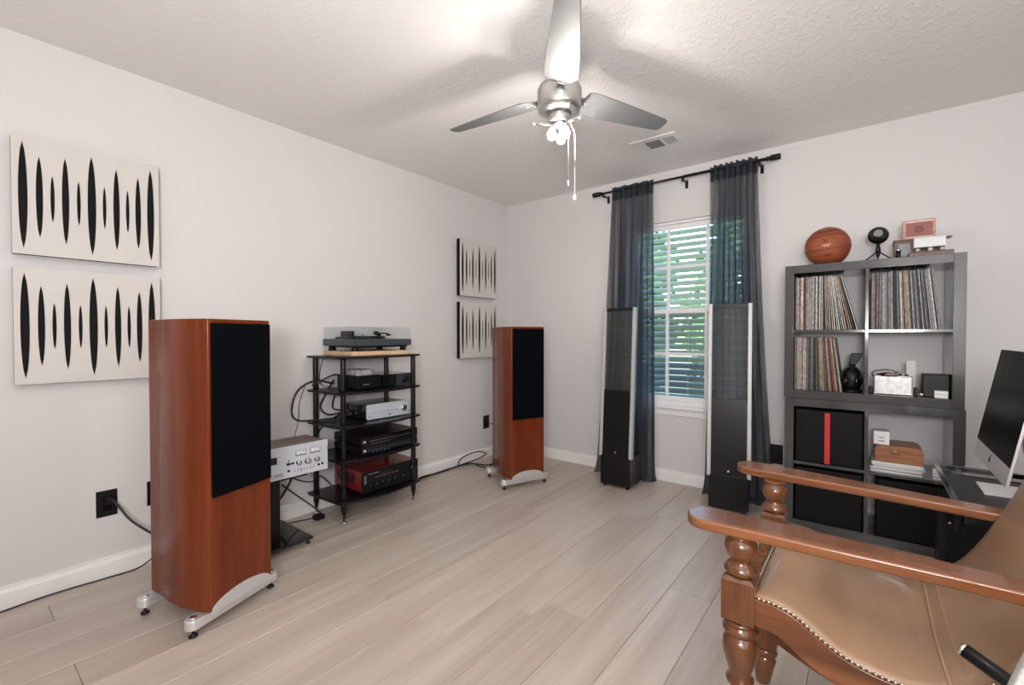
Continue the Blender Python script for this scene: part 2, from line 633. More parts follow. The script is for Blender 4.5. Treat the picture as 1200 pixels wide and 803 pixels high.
# the louvre slats outside the glass
nsl = 27
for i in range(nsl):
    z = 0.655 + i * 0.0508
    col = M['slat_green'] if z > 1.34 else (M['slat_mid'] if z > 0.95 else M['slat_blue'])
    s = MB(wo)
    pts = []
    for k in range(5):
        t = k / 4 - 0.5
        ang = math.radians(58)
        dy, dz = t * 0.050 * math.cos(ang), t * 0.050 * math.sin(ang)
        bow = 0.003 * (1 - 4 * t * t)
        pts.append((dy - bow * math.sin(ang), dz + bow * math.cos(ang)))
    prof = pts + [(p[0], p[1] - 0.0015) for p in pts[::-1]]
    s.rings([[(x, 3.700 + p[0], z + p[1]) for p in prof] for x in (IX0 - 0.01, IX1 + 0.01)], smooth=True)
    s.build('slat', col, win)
tp = MB(wo)
for x in (1.40, 1.735, 2.07):
    for dy in (-0.024, 0.024):
        tp.cyl((x, 3.70 + dy, 0.63), (x, 3.70 + dy, 2.03), 0.0012, n=6)
tp.build('ladder_cord', M['white'], win)

# ------------------------------------------------------------------ outdoors
gr = B((-6, 3.9, -0.75), (12, 16, -0.6), 'lawn', M['grass'])
gr['kind'] = 'structure'


def bush(cx, cy, cz, rx, ry, rz, n, label, seed):
    rr = random.Random(seed)
    t = thing('hedge_shrub', label, 'shrub', (cx, cy, -0.6))
    f = MB((cx, cy, -0.6))
    for k in range(n):
        u, v_ = rr.uniform(-1, 1), rr.uniform(0, 2 * PI)
        s = math.sqrt(1 - u * u)
        rad = rr.uniform(0.55, 1.0)
        p = Vector((cx + rx * rad * s * math.cos(v_), cy + ry * rad * s * math.sin(v_), cz + rz * rad * u))
        a = Euler((rr.uniform(0, 6), rr.uniform(0, 6), rr.uniform(0, 6))).to_matrix()
        l = rr.uniform(0.09, 0.17)
        q = [p + a @ Vector(w_) * l for w_ in ((-1, 0, 0), (0, -0.5, 0.1), (1, 0, 0), (0, 0.5, 0.1))]
        f.face([f.v(z_) for z_ in q])
    f.build('foliage', M['leaf'], t, kind='stuff', recalc=False)
    MB((cx, cy, -0.6)).cyl((cx, cy, -0.6), (cx, cy, cz), 0.06, 0.03, 8).build('stem', M['bark'], t)
    return t


bush(-0.6, 7.0, 1.6, 1.15, 0.8, 2.0, 2600, 'tall green shrub outside the window, behind its left edge', 1)
bush(1.75, 7.0, 1.2, 1.1, 0.8, 2.0, 2600, 'green shrub outside the window, in the middle of the panes', 2)
bush(4.15, 7.2, 1.8, 1.25, 0.8, 2.2, 2600, 'large green shrub outside the window, behind its right edge', 3)

# ------------------------------------------------------------------ curtains and rod
rod = thing('curtain_rod', 'long black curtain rod with thick cylinder finials over the window', 'curtain rod', (1.7, 3.47, 2.335))
ro = (1.7, 3.47, 2.335)
MB(ro).cyl((1.06, 3.47, 2.335), (1.75, 3.47, 2.335), 0.0085).cyl((1.75, 3.47, 2.335), (2.32, 3.47, 2.335), 0.011).build('pole', M['satin'], rod)
for sx, xx in ((-1, 1.005), (1, 2.387)):
    MB(ro).lathe([(0.010, 0), (0.016, 0.004), (0.016, 0.012), (0.012, 0.016), (0.012, 0.022), (0.0195, 0.024), (0.0195, 0.082), (0.017, 0.085)],
                 (xx - sx * 0.085, 3.47, 2.335), 16, (sx, 0, 0)).build('finial', M['satin'], rod)
for x in (1.10, 1.75, 2.262):
    MB(ro).box((x - 0.006, 3.47, 2.312), (x + 0.006, 3.574, 2.322)).box((x - 0.010, 3.566, 2.275), (x + 0.010, 3.574, 2.335)).cyl(
        (x, 3.47, 2.30), (x, 3.47, 2.322), 0.007, n=8).box((x - 0.006, 3.455, 2.318), (x + 0.006, 3.485, 2.324)).build('bracket', M['satin'], rod)


def curtain(label, tx0, tx1, bx0, bx1, folds, seed, mid=None):
    rr = random.Random(seed)
    base = ((tx0 + tx1) / 2, 3.47, 0)
    t = thing('curtain', label, 'curtain', base, group=None)
    nu, nv = 150, 40
    ph = [rr.uniform(0, 6) for _ in range(6)]

    def pt(u, v_):
        # v 0 at top, 1 at floor
        z = 2.365 - v_ * 2.362
        xa = tx0 + (bx0 - tx0) * (v_ ** 1.6)
        xb = tx1 + (bx1 - tx1) * (v_ ** 1.6)
        uu = u + 0.012 * math.sin(9 * u + ph[0] + 2 * v_) * (1 - v_ * 0.3)
        x = xa + (xb - xa) * uu
        amp = 0.020 + 0.022 * min(1, v_ * 2.5)
        w1 = math.sin(2 * PI * folds * u + ph[1] + 0.7 * math.sin(3 * v_ + ph[2]))
        w2 = math.sin(2 * PI * (folds * 0.53) * u + ph[3] + 1.1 * v_)
        y = 3.475 + amp * (0.75 * w1 + 0.4 * w2)
        x += 0.012 * math.cos(2 * PI * folds * u + ph[1]) * min(1, v_ * 3 + 0.3)
        if v_ > 0.93:
            k = (v_ - 0.93) / 0.07
            y -= 0.05 * k * k * (0.6 + 0.4 * w2)
            x += 0.02 * k * k * w1
            z = max(z, 0.004 + 0.004 * (1 + w1))
        if v_ < 0.02:
            z += 0.006 * math.sin(2 * PI * folds * u + ph[4])
        return (x, min(y, 3.545), z)

    for part, v0, v1, mm in (('heading', 0.0, 0.045, M['hem']), ('drape', 0.045, 1.0, M['curtain'])):
        f = MB(base)
        n_ = nv if part == 'drape' else 3
        R = [[pt(i / nu, v0 + (v1 - v0) * j / n_) for i in range(nu + 1)] for j in range(n_ + 1)]
        f.rings(R, close_ends=False, smooth=True, loop=False)
        f.build(part, mm, t)
    return t


curtain('navy sheer curtain on the left of the window', 1.177, 1.535, 1.075, 1.555, 8, 11)
curtain('navy sheer curtain on the right of the window, beside the bookcase', 1.946, 2.246, 1.90, 2.365, 8, 23)

# ------------------------------------------------------------------ ceiling fan
FX, FY = 1.775, 1.72
fo = (FX, FY, H)
fan = thing('ceiling_fan', 'brushed silver three-blade ceiling fan with bare lit bulbs and pull chains', 'ceiling fan', fo)
MB(fo).lathe([(0.055, 0), (0.052, -0.02), (0.036, -0.055), (0.016, -0.062)], fo, 24).build('canopy', M['steel'], fan)
MB(fo).cyl((FX, FY, H - 0.06), (FX, FY, 2.26), 0.013).build('downrod', M['steel'], fan)
MB(fo).lathe([(0.02, 2.262 - H), (0.060, 2.255 - H), (0.090, 2.245 - H), (0.098, 2.228 - H), (0.098, 2.155 - H), (0.094, 2.143 - H), (0.072, 2.132 - H), (0.052, 2.130 - H)], fo, 36).build('motor_housing', M['steel'], fan)
MB(fo).lathe([(0.052, 2.131 - H), (0.050, 2.100 - H), (0.044, 2.090 - H), (0.01, 2.088 - H)], fo, 28).build('switch_housing', M['steel'], fan)
fwd = math.radians(90 + 38.22)
for kk, da in enumerate((180.0, 60.0, -60.0)):
    a = fwd + math.radians(da - 3.6)
    # blade outline (x outward)
    top = [(0.115, 0.035), (0.165, 0.072), (0.30, 0.068), (0.46, 0.056), (0.60, 0.044), (0.622, 0.038), (0.628, 0.025)]
    bot = [(0.630, -0.020), (0.620, -0.034), (0.60, -0.040), (0.46, -0.052), (0.30, -0.064), (0.165, -0.072), (0.125, -0.066)]
    bm_ = MB()
    pts = top + bot
    rotx = Euler((math.radians(-13), 0, 0)).to_matrix()
    rz_ = Euler((0, 0, a)).to_matrix()

    def TR(p, zz):
        return rz_ @ (rotx @ Vector((p[0] * 0.975, p[1], zz))) + Vector((0, 0, 2.205 - H))
    bm_.rings([[TR(p, -0.003) for p in pts], [TR(p, 0.003) for p in pts]], smooth=False)
    bl = bm_.build('blade', M['paddlight'], fan, 0.0015)
    br = MB()
    q = [(0.075, 0.012), (0.12, 0.022), (0.175, 0.026), (0.185, 0.0), (0.175, -0.026), (0.12, -0.022), (0.075, -0.012)]
    br.rings([[TR(p, 0.0035) for p in q], [TR(p, 0.009) for p in q]], smooth=False)
    for sx_, sy_ in ((0.14, 0.014), (0.14, -0.014), (0.168, 0.0)):
        c_ = TR((sx_, sy_), -0.006)
        c2 = TR((sx_, sy_), 0.0)
        br.cyl(c_, c2, 0.0045, n=8)
    br.build('blade_bracket', M['steel'], bl)
lk = MB(fo)
lk.lathe([(0.03, 2.088 - H), (0.032, 2.078 - H), (0.02, 2.070 - H)], fo, 18)
bulbs = []
for k in range(3):
    a = fwd + math.radians(90 + 120 * k + 12)
    d = Vector((math.cos(a), math.sin(a), 0))
    c0 = Vector((FX, FY, 2.080))
    lk.cyl(c0 + d * 0.02, c0 + d * 0.115 + Vector((0, 0, -0.006)), 0.0045, n=8)
    lk.sphere(c0 + d * 0.120 + Vector((0, 0, -0.006)), 0.009, 8, 6)
    b2 = d * 0.028
    lk.cyl(c0 + b2, c0 + b2 * 1.2 + Vector((0, 0, -0.024)), 0.012, n=10)
    bulbs.append(c0 + b2 * 1.25 + Vector((0, 0, -0.045)))
lk.build('light_kit', M['chrome'], fan)
for c_ in bulbs:
    MB(fo).lathe([(0.008, 0.024), (0.016, 0.012), (0.020, -0.002), (0.016, -0.016), (0.006, -0.023)], c_, 14).build('bulb', M['bulb'], fan)
for (dx_, zb, mm, rr_) in ((0.068, 1.757, M['white'], 0.0016), (0.040, 1.815, M['steel'], 0.0009)):
    rgt = Vector((math.cos(math.radians(38.22)), math.sin(math.radians(38.22)), 0))
    p0 = Vector((FX, FY, 2.10)) + rgt * 0.045
    p1 = Vector((FX, FY, 2.02)) + rgt * dx_
    p2 = Vector((FX, FY, zb)) + rgt * dx_
    ch = MB(fo).tube([p0, p0 + (p1 - p0) * 0.6 + Vector((0, 0, 0.012)), p1, p2], rr_, 6).build('pull_chain', M['steel'] if mm is M['steel'] else M['white'], fan)
    MB(fo).lathe([(0.002, 0.022), (0.006, 0.014), (0.009, 0.0), (0.009, -0.006), (0.004, -0.009)], p2, 12).build('pull_knob', mm, ch)

# ------------------------------------------------------------------ ceiling vent
vo = (1.727, 3.0, H)
vent = thing('ceiling_vent', 'white rectangular ceiling air vent with grey grilles near the curtain rod', 'vent', vo)
f = MB(vo)
f.box((1.575, 2.905, H - 0.006), (1.665, 3.09, H)).box((1.853, 2.905, H - 0.006), (1.88, 3.09, H))
f.box((1.665, 2.905, H - 0.006), (1.853, 2.953, H)).box((1.665, 3.076, H - 0.006), (1.853, 3.09, H)).box((1.764, 2.953, H - 0.006), (1.781, 3.076, H))
f.build('vent_frame', M['trim'], vent, 0.001)
B((1.66, 2.95, H - 0.002), (1.86, 3.08, H), 'duct', M['grey_plastic'], vent, vo)
for k in range(9):
    y = 2.958 + k * 0.0135
    B((1.665, y, H - 0.006), (1.764, y + 0.0085, H - 0.002), 'slat', mat('vent_grey', (0.22, 0.22, 0.22), 0.6) if k == 0 else bpy.data.materials['vent_grey'], vent, vo)
for k in range(6):
    x = 1.785 + k * 0.0115
    B((x, 2.953, H - 0.006), (x + 0.004, 3.076, H - 0.002), 'slat', M['trim'], vent, vo)

# ------------------------------------------------------------------ acoustic panels
def make_panel():
    t = thing('acoustic_panel', 'x', 'acoustic panel', (0.0, 0, 0))
    ctr = [0.033, 0.082, 0.122, 0.163, 0.206, 0.25]
    wid = [0.028, 0.022, 0.0135, 0.0235, 0.013, 0.0295]
    hei = [0.452, 0.350, 0.205, 0.385, 0.200, 0.452]
    lens = [(c, w_, h_) for c, w_, h_ in zip(ctr, wid, hei)] + [(0.5 - c, w_, h_) for c, w_, h_ in list(zip(ctr, wid, hei))[:5]]
    cu = bpy.data.curves.new('plate', 'CURVE')
    cu.dimensions = '2D'
    cu.fill_mode = 'BOTH'
    cu.extrude = 0.0018

    def spl(P):
        s = cu.splines.new('POLY')
        s.points.add(len(P) - 1)
        for q, p in zip(s.points, P):
            q.co = (p[0], p[1], 0, 1)
        s.use_cyclic_u = True
    spl([(0, 0), (0.5, 0), (0.5, 0.5), (0, 0.5)])
    for c_, w_, h_ in lens:
        P = []
        for sgn in (1, -1):
            for k in range(12):
                s_ = -1 + 2 * k / 12
                P.append((c_ + sgn * w_ / 2 * (1 - s_ * s_) ** 0.62, 0.25 + sgn * s_ * h_ / 2))
        spl(P)
    o = bpy.data.objects.new('plate', cu)
    C.objects.link(o)
    bpy.context.view_layer.update()
    me = bpy.data.meshes.new_from_object(o.evaluated_get(bpy.context.evaluated_depsgraph_get()))
    bpy.data.objects.remove(o)
    # curve x -> world y, curve y -> world z, curve z -> world x
    for v_ in me.vertices:
        x, y, z = v_.co
        v_.co = (0.0482 + z, x, y)
    me.materials.clear()
    me.materials.append(M['panel'])
    p = bpy.data.objects.new('slotted_front', me)
    C.objects.link(p)
    p.parent = t
    MB().box((0.006, 0.002, 0.002), (0.0460, 0.498, 0.498)).build('black_core', M['slot'], t, label='black foam core seen through the slots')
    return t


p0 = make_panel()
for i, (y, z, lab) in enumerate(((0.206, 1.496, 'white slotted acoustic panel on the left wall, upper one nearest the camera'),
                                 (0.206, 0.942, 'white slotted acoustic panel on the left wall, lower one beside the near speaker'),
                                 (2.842, 1.500, 'white slotted acoustic panel, upper one near the room corner'),
                                 (2.842, 0.948, 'white slotted acoustic panel, lower one behind the far speaker'))):
    t = p0 if i == 0 else copy_tree(p0)
    t.location = (0, y, z)
    t['label'] = lab
    t['group'] = 'slotted acoustic panels on the left wall'

# ------------------------------------------------------------------ wooden tower speakers
def make_tower():
    """front face in local plane x=0 looking along +x, width along y, floor z=0"""
    t = thing('floor_speaker', 'x', 'speaker')
    hw = 0.144
    side = []
    for k in range(13):
        s_ = k / 12
        d = -0.385 * s_
        wdt = hw * (1 + 0.10 * math.sin(PI * min(1, s_ * 1.25)) - 0.42 * max(0, s_ - 0.25) ** 1.4)
        side.append((d, wdt))
    out = [(x, y) for x, y in side] + [(x, -y) for x, y in side[::-1]]

    def ring(z, ins=0.0):
        R = []
        for x, y in out:
            R.append((x - ins * (1 if x > -0.19 else -1), y - math.copysign(ins, y), z))
        return R
    c = MB()
    c.rings([ring(0.082), ring(1.207), ring(1.216, 0.0)], smooth=False)
    cab = c.build('cabinet', M['cherry'], t, 0.004, 3)
    for p in cab.data.polygons:
        if abs(p.normal.z) < 0.3 and abs(p.normal.x) < 0.9:
            p.use_smooth = True
    B((0.0, -0.136, 0.525), (0.014, 0.136, 1.200), 'grille', M['grille'], t, bevel=0.005)
    # arched front plate of the base
    P = [(-0.143, 0.076)]
    for k in range(17):
        a = PI * k / 16
        P.append((-0.140 * math.cos(a), 0.080 + 0.052 * math.sin(a) ** 0.95))
    P.append((0.143, 0.076))
    MB().prism(P, -0.006, 0.0045, 'X').build('arch_plate', M['alu'], t, 0.001)
    # cross bars with rounded ends
    def bar(x, hwid, wd, nm):
        m_ = MB()
        Q = []
        for sgn in (1, -1):
            for k in range(9):
                a = -PI / 2 + PI * k / 8
                Q.append((x + sgn * (-1) * wd / 2 * math.sin(a), sgn * (hwid + wd / 2 * math.cos(a))))
        m_.prism(Q, 0.038, 0.077)
        o = m_.build(nm, M['alu'], t, 0.005, 2)
        for sgn in (1, -1):
            f_ = MB()
            f_.lathe([(0.013, 0.0), (0.015, 0.003), (0.010, 0.005), (0.005, 0.003)], (x, sgn * hwid, 0.077), 16)
            f_.build('adjuster', M['chrome'], o)
            s_ = MB()
            s_.lathe([(0.005, 0.036), (0.005, 0.014), (0.015, 0.010), (0.015, 0.004), (0.002, 0.0005)], (x, sgn * hwid, 0.002), 14)
            s_.build('spike', M['black'], o)
    bar(-0.045, 0.180, 0.056, 'front_bar')
    bar(-0.375, 0.135, 0.056, 'rear_bar')
    B((-0.375, -0.035, 0.045), (-0.045, 0.035, 0.070), 'spine', M['alu'], t)
    B((-0.388, -0.05, 0.2), (-0.384, 0.05, 0.34), 'terminal_plate', M['black'], t)
    return t


tw = make_tower()
tw.location = (0.8305, 0.780, 0)
tw.rotation_euler.z = math.atan2(0.344, 0.939)
tag(tw, 'near cherry wood floor speaker with black grille, beside the tape deck', 'speaker', 'cherry tower speakers')
tw2 = copy_tree(tw)
tw2.location = (0.8405, 2.7635, 0)
tw2.rotation_euler.z = math.atan2(-0.375, 0.927)
tw2['label'] = 'far cherry wood floor speaker with black grille, near the room corner'

# ------------------------------------------------------------------ tape deck on its stand
do = (0.27, 1.17, 0)
st = thing('speaker_stand', 'black metal stand with square base plate under the tape deck', 'stand', (0.27, 1.17, 0))
sb = MB(do).box((0.085, 1.02, 0.028), (0.452, 1.285, 0.040)).build('base_plate', M['gloss'], st, 0.002)
MB(do).prism([(0.19, 1.100), (0.36, 1.100), (0.36, 1.150), (0.19, 1.150)], 0.04, 0.372).build('column', M['satin'], st, 0.004)
MB(do).box((0.14, 1.02, 0.372), (0.40, 1.28, 0.382)).build('top_plate', M['satin'], st, 0.002)
for x in (0.105, 0.432):
    for y in (1.04, 1.265):
        MB(do).lathe([(0.004, 0.028), (0.004, 0.012), (0.011, 0.008), (0.011, 0.003), (0.002, 0.0)], (x, y, 0.001), 10).build('foot', M['black'], sb)
dk = thing('tape_deck', 'silver-faced cassette deck with walnut top and twin meters on black stand', 'cassette deck', (0.3, 1.18, 0.382))
ko = (0.3, 1.18, 0.382)
B((0.19, 0.962, 0.392), (0.410, 1.384, 0.553), 'walnut_case', M['walnut'], dk, ko, 0.002)
fp = B((0.410, 0.955, 0.387), (0.420, 1.391, 0.556), 'faceplate', M['silver'], dk, ko, 0.0015)
dr = B((0.420, 1.000, 0.436), (0.424, 1.137, 0.528), 'cassette_door', M['silver'], dk, ko, 0.001)
B((0.424, 1.030, 0.474), (0.4255, 1.104, 0.511), 'door_window', M['gloss'], dr, ko)
for y0_ in (1.205, 1.286):
    mt = B((0.420, y0_, 0.494), (0.4225, y0_ + 0.059, 0.527), 'meter', M['grey_plastic'], dk, ko, 0.001)
    B((0.4225, y0_ + 0.004, 0.503), (0.423, y0_ + 0.055, 0.524), 'meter_dial', M['white'], mt, ko)
    B((0.423, y0_ + 0.034, 0.516), (0.4234, y0_ + 0.054, 0.519), 'meter_scale', M['redtape'], mt, ko)
    MB(ko).cyl((0.4233, y0_ + 0.030, 0.504), (0.4233, y0_ + 0.020, 0.522), 0.0006, n=5).build('needle', M['black'], mt)
for y_, r_ in ((1.220, 0.0125), (1.270, 0.0155), (1.323, 0.0135)):
    MB(ko).lathe([(r_ * 1.15, 0), (r_ * 1.15, 0.003), (r_, 0.004), (r_ * 0.95, 0.018), (r_ * 0.6, 0.0185)], (0.420, y_, 0.458), 20, (1, 0, 0)).build('knob', M['chrome'], dk)
for k in range(7):
    y_ = 1.197 + k * 0.0175
    MB(ko).box((0.420, y_ - 0.002, 0.414), (0.430, y_ + 0.002, 0.428)).build('toggle', M['chrome'], dk)
for y_, z_ in ((1.166, 0.424), (1.189, 0.461), (1.335, 0.423), (1.357, 0.425)):
    MB(ko).lathe([(0.0065, 0), (0.0065, 0.004), (0.004, 0.004)], (0.420, y_, z_), 12, (1, 0, 0)).build('jack', M['black'], dk)
B((0.420, 1.156, 0.456), (0.427, 1.176, 0.467), 'power_switch', M['black'], dk, ko)
B((0.420, 1.162, 0.475), (0.4225, 1.172, 0.480), 'indicator', M['black'], dk, ko)
for k in range(6):
    y_ = 1.008 + k * 0.022
    MB(ko).box((0.420, y_, 0.406), (0.432, y_ + 0.019, 0.422)).build('piano_key', M['chrome'], dk, 0.002)

# ------------------------------------------------------------------ hi-fi rack
ra = (0.2, 1.79, 0)
rack = thing('hifi_rack', 'black five-shelf hi-fi rack with pointed feet against the left wall', 'rack', ra)
shelf_z = [0.143, 0.394, 0.600, 0.805, 1.022]
posts = [(0.347, 1.535), (0.375, 2.050), (0.052, 1.520), (0.060, 2.060)]
for z in shelf_z:
    P = [(0.025, 1.475), (0.055, 1.468), (0.365, 1.485), (0.385, 1.50)]
    for k in range(1, 10):
        s_ = k / 10
        P.append((0.383 + 0.014 * s_ + 0.050 * math.sin(PI * s_), 1.50 + 0.585 * s_))
    P += [(0.398, 2.085), (0.385, 2.105), (0.06, 2.115), (0.025, 2.105)]
    MB(ra).prism(P, z - 0.013, z).build('shelf', M['satin'], rack, 0.003)
for x, y in posts:
    zs = [0.0] + shelf_z
    pr = [(0.017, 0.13), (0.0175, 0.105), (0.0165, 0.08), (0.007, 0.035), (0.004, 0.030), (0.004, 0.014)]
    pr = [(0.004, 0.014), (0.004, 0.030), (0.007, 0.036), (0.0165, 0.08), (0.0175, 0.105), (0.017, 0.1299)]
    lg = MB(ra).lathe(pr, (x, y, 0), 16).build('leg', M['satin'], rack)
    MB(ra).lathe([(0.013, 0.001), (0.014, 0.005), (0.012, 0.011), (0.005, 0.0145)], (x, y, 0), 14).build('foot', M['chrome'], lg)
    for a, c in zip(shelf_z, shelf_z[1:]):
        MB(ra).lathe([(0.0155, a), (0.0165, a + 0.01), (0.0165, c - 0.023), (0.0155, c - 0.013)], (x, y, 0), 16).build('post', M['satin'], rack)

# turntable
sl = B((0.01, 1.60, 1.023), (0.345, 2.045, 1.050), 'wooden_board', M['bamboo'], bevel=0.002)
tag(sl, 'light wooden board under the turntable on the top rack shelf', 'board')
to = (0.18, 1.825, 1.050)
tt = thing('turntable', 'dark grey turntable with clear dust cover on top of the hi-fi rack', 'turntable', to)
TTX0, TTX1, TTY0, TTY1 = 0.005, 0.350, 1.597, 2.058
B((TTX0, TTY0, 1.084), (TTX1, TTY1, 1.128), 'plinth', mat('slate_plinth', (0.045, 0.055, 0.062), 0.4), tt, to, 0.004)
B((TTX0 + 0.02, TTY0 + 0.09, 1.074), (TTX1 - 0.02, TTY1 - 0.02, 1.084), 'subplate', M['black'], tt, to)
for x in (0.045, 0.31):
    for y in (1.64, 2.015):
        MB(to).lathe([(0.022, 1.0505 - 1.05), (0.024, 0.008), (0.020, 0.012), (0.020, 0.026), (0.017, 0.034)], (x, y, 1.05), 16).build('foot', M['black'], tt)
MB(to).lathe([(0.03, 1.128), (0.03, 1.130), (0.148, 1.131), (0.150, 1.135), (0.150, 1.142), (0.146, 1.144), (0.01, 1.144)], (0.17, 1.79, 0), 40).build('platter', M['satin'], tt)
MB(to).lathe([(0.145, 1.1442), (0.1455, 1.147), (0.004, 1.147), (0.003, 1.158)], (0.17, 1.79, 0), 40).build('record_mat', M['black'], tt)
ta = MB(to).cyl((0.075, 1.985, 1.128), (0.075, 1.985, 1.165), 0.016).build('tonearm_base', M['satin'], tt)
MB(to).tube([(0.045, 1.99, 1.168), (0.09, 1.983, 1.168), (0.20, 1.965, 1.166), (0.26, 1.93, 1.162), (0.285, 1.915, 1.158)], 0.0042, 8).build('arm_tube', M['satin'], ta)
MB(to).cyl((0.02, 1.994, 1.168), (0.05, 1.989, 1.168), 0.014).build('counterweight', M['black'], ta)
B((0.276, 1.900, 1.149), (0.302, 1.922, 1.160), 'headshell', M['black'], ta, to)
B((0.05, 1.70, 1.145), (0.12, 1.76, 1.180), 'motor_pod', M['black'], tt, to, 0.003)
# dust cover of thin acrylic
dc = MB(to)
cx0, cx1, cy0, cy1, cz0, cz1, th = TTX0 + 0.004, TTX1 - 0.004, TTY0 + 0.004, TTY1 - 0.004, 1.1285, 1.204, 0.003
dc.box((cx0, cy0, cz0), (cx0 + th, cy1, cz1)).box((cx1 - th, cy0, cz0), (cx1, cy1, cz1))
dc.box((cx0 + th, cy0, cz0), (cx1 - th, cy0 + th, cz1)).box((cx0 + th, cy1 - th, cz0), (cx1 - th, cy1, cz1))
dc.box((cx0, cy0, cz1), (cx1, cy1, cz1 + th))
dc.build('dust_cover', M['glass'], tt)
for y in (1.69, 1.96):
    B((-0.0 + 0.002, y, 1.110), (0.012, y + 0.03, 1.140), 'hinge', M['black'], tt, to)

# small electronics on shelf 4 (z .805)
ao = (0.2, 1.75, 0.805)
a1 = thing('phono_amplifier', 'small matt black box with silver logo dot on the second rack shelf, left', 'audio component', ao)
B((0.08, 1.655, 0.811), (0.318, 1.825, 0.893), 'case', M['satin'], a1, ao, 0.002)
B((0.318, 1.655, 0.811), (0.324, 1.825, 0.893), 'front_panel', M['black'], a1, ao, 0.001)
B((0.324, 1.69, 0.834), (0.3245, 1.735, 0.839), 'lettering', M['grey_plastic'], a1, ao)
for x in (0.10, 0.30):
    for y in (1.68, 1.80):
        MB(ao).cyl((x, y, 0.8055), (x, y, 0.811), 0.008, n=8).build('foot', M['black'], a1)
a5 = thing('headphone_amplifier', 'glossy black box with round volume knob on the second rack shelf, right', 'audio component', (0.2, 1.94, 0.805))
a5o = (0.2, 1.94, 0.805)
B((0.08, 1.835, 0.811), (0.322, 2.09, 0.890), 'case', M['gloss'], a5, a5o, 0.002)
B((0.322, 1.835, 0.811), (0.328, 1.945, 0.890), 'display_window', M['gloss'], a5, a5o)
B((0.322, 1.945, 0.811), (0.328, 2.09, 0.890), 'front_panel', mat('anthracite', (0.03, 0.035, 0.045), 0.35), a5, a5o, 0.001)
MB(a5o).lathe([(0.024, 0), (0.024, 0.003), (0.018, 0.004), (0.017, 0.018), (0.01, 0.0185)], (0.328, 2.015, 0.852), 22, (1, 0, 0)).build('volume_knob', M['black'], a5)
B((0.16, 1.66, 0.8935), (0.306, 1.775, 0.930), 'power_adapter', M['tin'], bevel=0.003)
tag(bpy.data.objects['power_adapter'], 'small silver box lying on the matt black box under the top shelf', 'box')

# silver integrated amplifier on shelf 3 (z .60)
so = (0.2, 1.89, 0.60)
a2 = thing('integrated_amplifier', 'black amplifier with silver front and chrome knob on the middle rack shelf', 'amplifier', so)
B((0.04, 1.715, 0.610), (0.326, 2.063, 0.694), 'case', M['gloss'], a2, so, 0.003)
Pp = []
for (cy_, cz_, a0_) in ((1.720, 0.618, 180), (2.058, 0.618, 270), (2.058, 0.692, 0), (1.720, 0.692, 90)):
    for k in range(5):
        a_ = math.radians(a0_ + 90 * k / 4)
        Pp.append((cy_ + 0.012 * math.cos(a_), cz_ + 0.012 * math.sin(a_)))
MB(so).prism(Pp, 0.326, 0.336, 'X').build('faceplate', M['silver'], a2, 0.001)
MB(so).lathe([(0.021, 0), (0.021, 0.012), (0.019, 0.014), (0.012, 0.014)], (0.336, 1.998, 0.655), 26, (1, 0, 0)).build('volume_knob', M['chrome'], a2)
for k in range(7):
    MB(so).cyl((0.336, 1.742 + 0.032 * k, 0.650), (0.339, 1.742 + 0.032 * k, 0.650), 0.0035, n=10).build('button', M['chrome'], a2)
B((0.336, 1.872, 0.622), (0.3367, 1.892, 0.628), 'badge', M['black'], a2, so)
MB(so).cyl((0.336, 2.045, 0.628), (0.338, 2.045, 0.628), 0.004, n=10).build('jack', M['black'], a2)
MB(so).cyl((0.336, 1.725, 0.628), (0.338, 1.725, 0.628), 0.003, n=10).build('jack', M['black'], a2)
for x in (0.07, 0.30):
    for y in (1.74, 2.04):
        MB(so).cyl((x, y, 0.6005), (x, y, 0.610), 0.012, n=10).build('foot', M['black'], a2)

# two slim black players on shelf 2 (z .394)
for nm, z0_, z1_, lab in (('disc_player', 0.400, 0.448, 'slim black disc player with blue-lit strip on the fourth shelf, lower of two'),
                          ('radio_tuner', 0.452, 0.508, 'slim black tuner with gold line controls on the fourth shelf, upper of two')):
    po = (0.2, 1.86, z0_)
    a3 = thing(nm, lab, 'audio component', po)
    B((0.05, 1.648, z0_ + 0.003), (0.365, 2.085, z1_ - 0.002), 'case', M['black'], a3, po, 0.002)
    B((0.365, 1.646, z0_ + 0.001), (0.374, 2.087, z1_), 'faceplate', M['gloss'], a3, po, 0.0015)
    B((0.374, 1.700, (z0_ + z1_) / 2 - 0.003), (0.3755, 2.07, (z0_ + z1_) / 2 + 0.001), 'trim_strip', M['label_blue'] if nm == 'disc_player' else M['brass'], a3, po)
    B((0.374, 1.656, (z0_ + z1_) / 2 - 0.006), (0.3765, 1.672, (z0_ + z1_) / 2 + 0.005), 'power_button', M['silver'], a3, po)
    for k in range(5):
        B((0.374, 1.72 + 0.03 * k, z0_ + 0.006), (0.3755, 1.735 + 0.03 * k, z0_ + 0.009), 'button', M['grey_plastic'], a3, po)
    MB(po).cyl((0.374, 2.06, z1_ - 0.016), (0.382, 2.06, z1_ - 0.016), 0.009, n=14).build('knob', M['black'], a3)
    for x in (0.08, 0.33):
        for y in (1.68, 2.05):
            MB(po).cyl((x, y, z0_ - 0.0055 if nm == 'disc_player' else z0_ - 0.0035), (x, y, z0_ + 0.004), 0.012, n=10).build('foot', M['black'], a3)

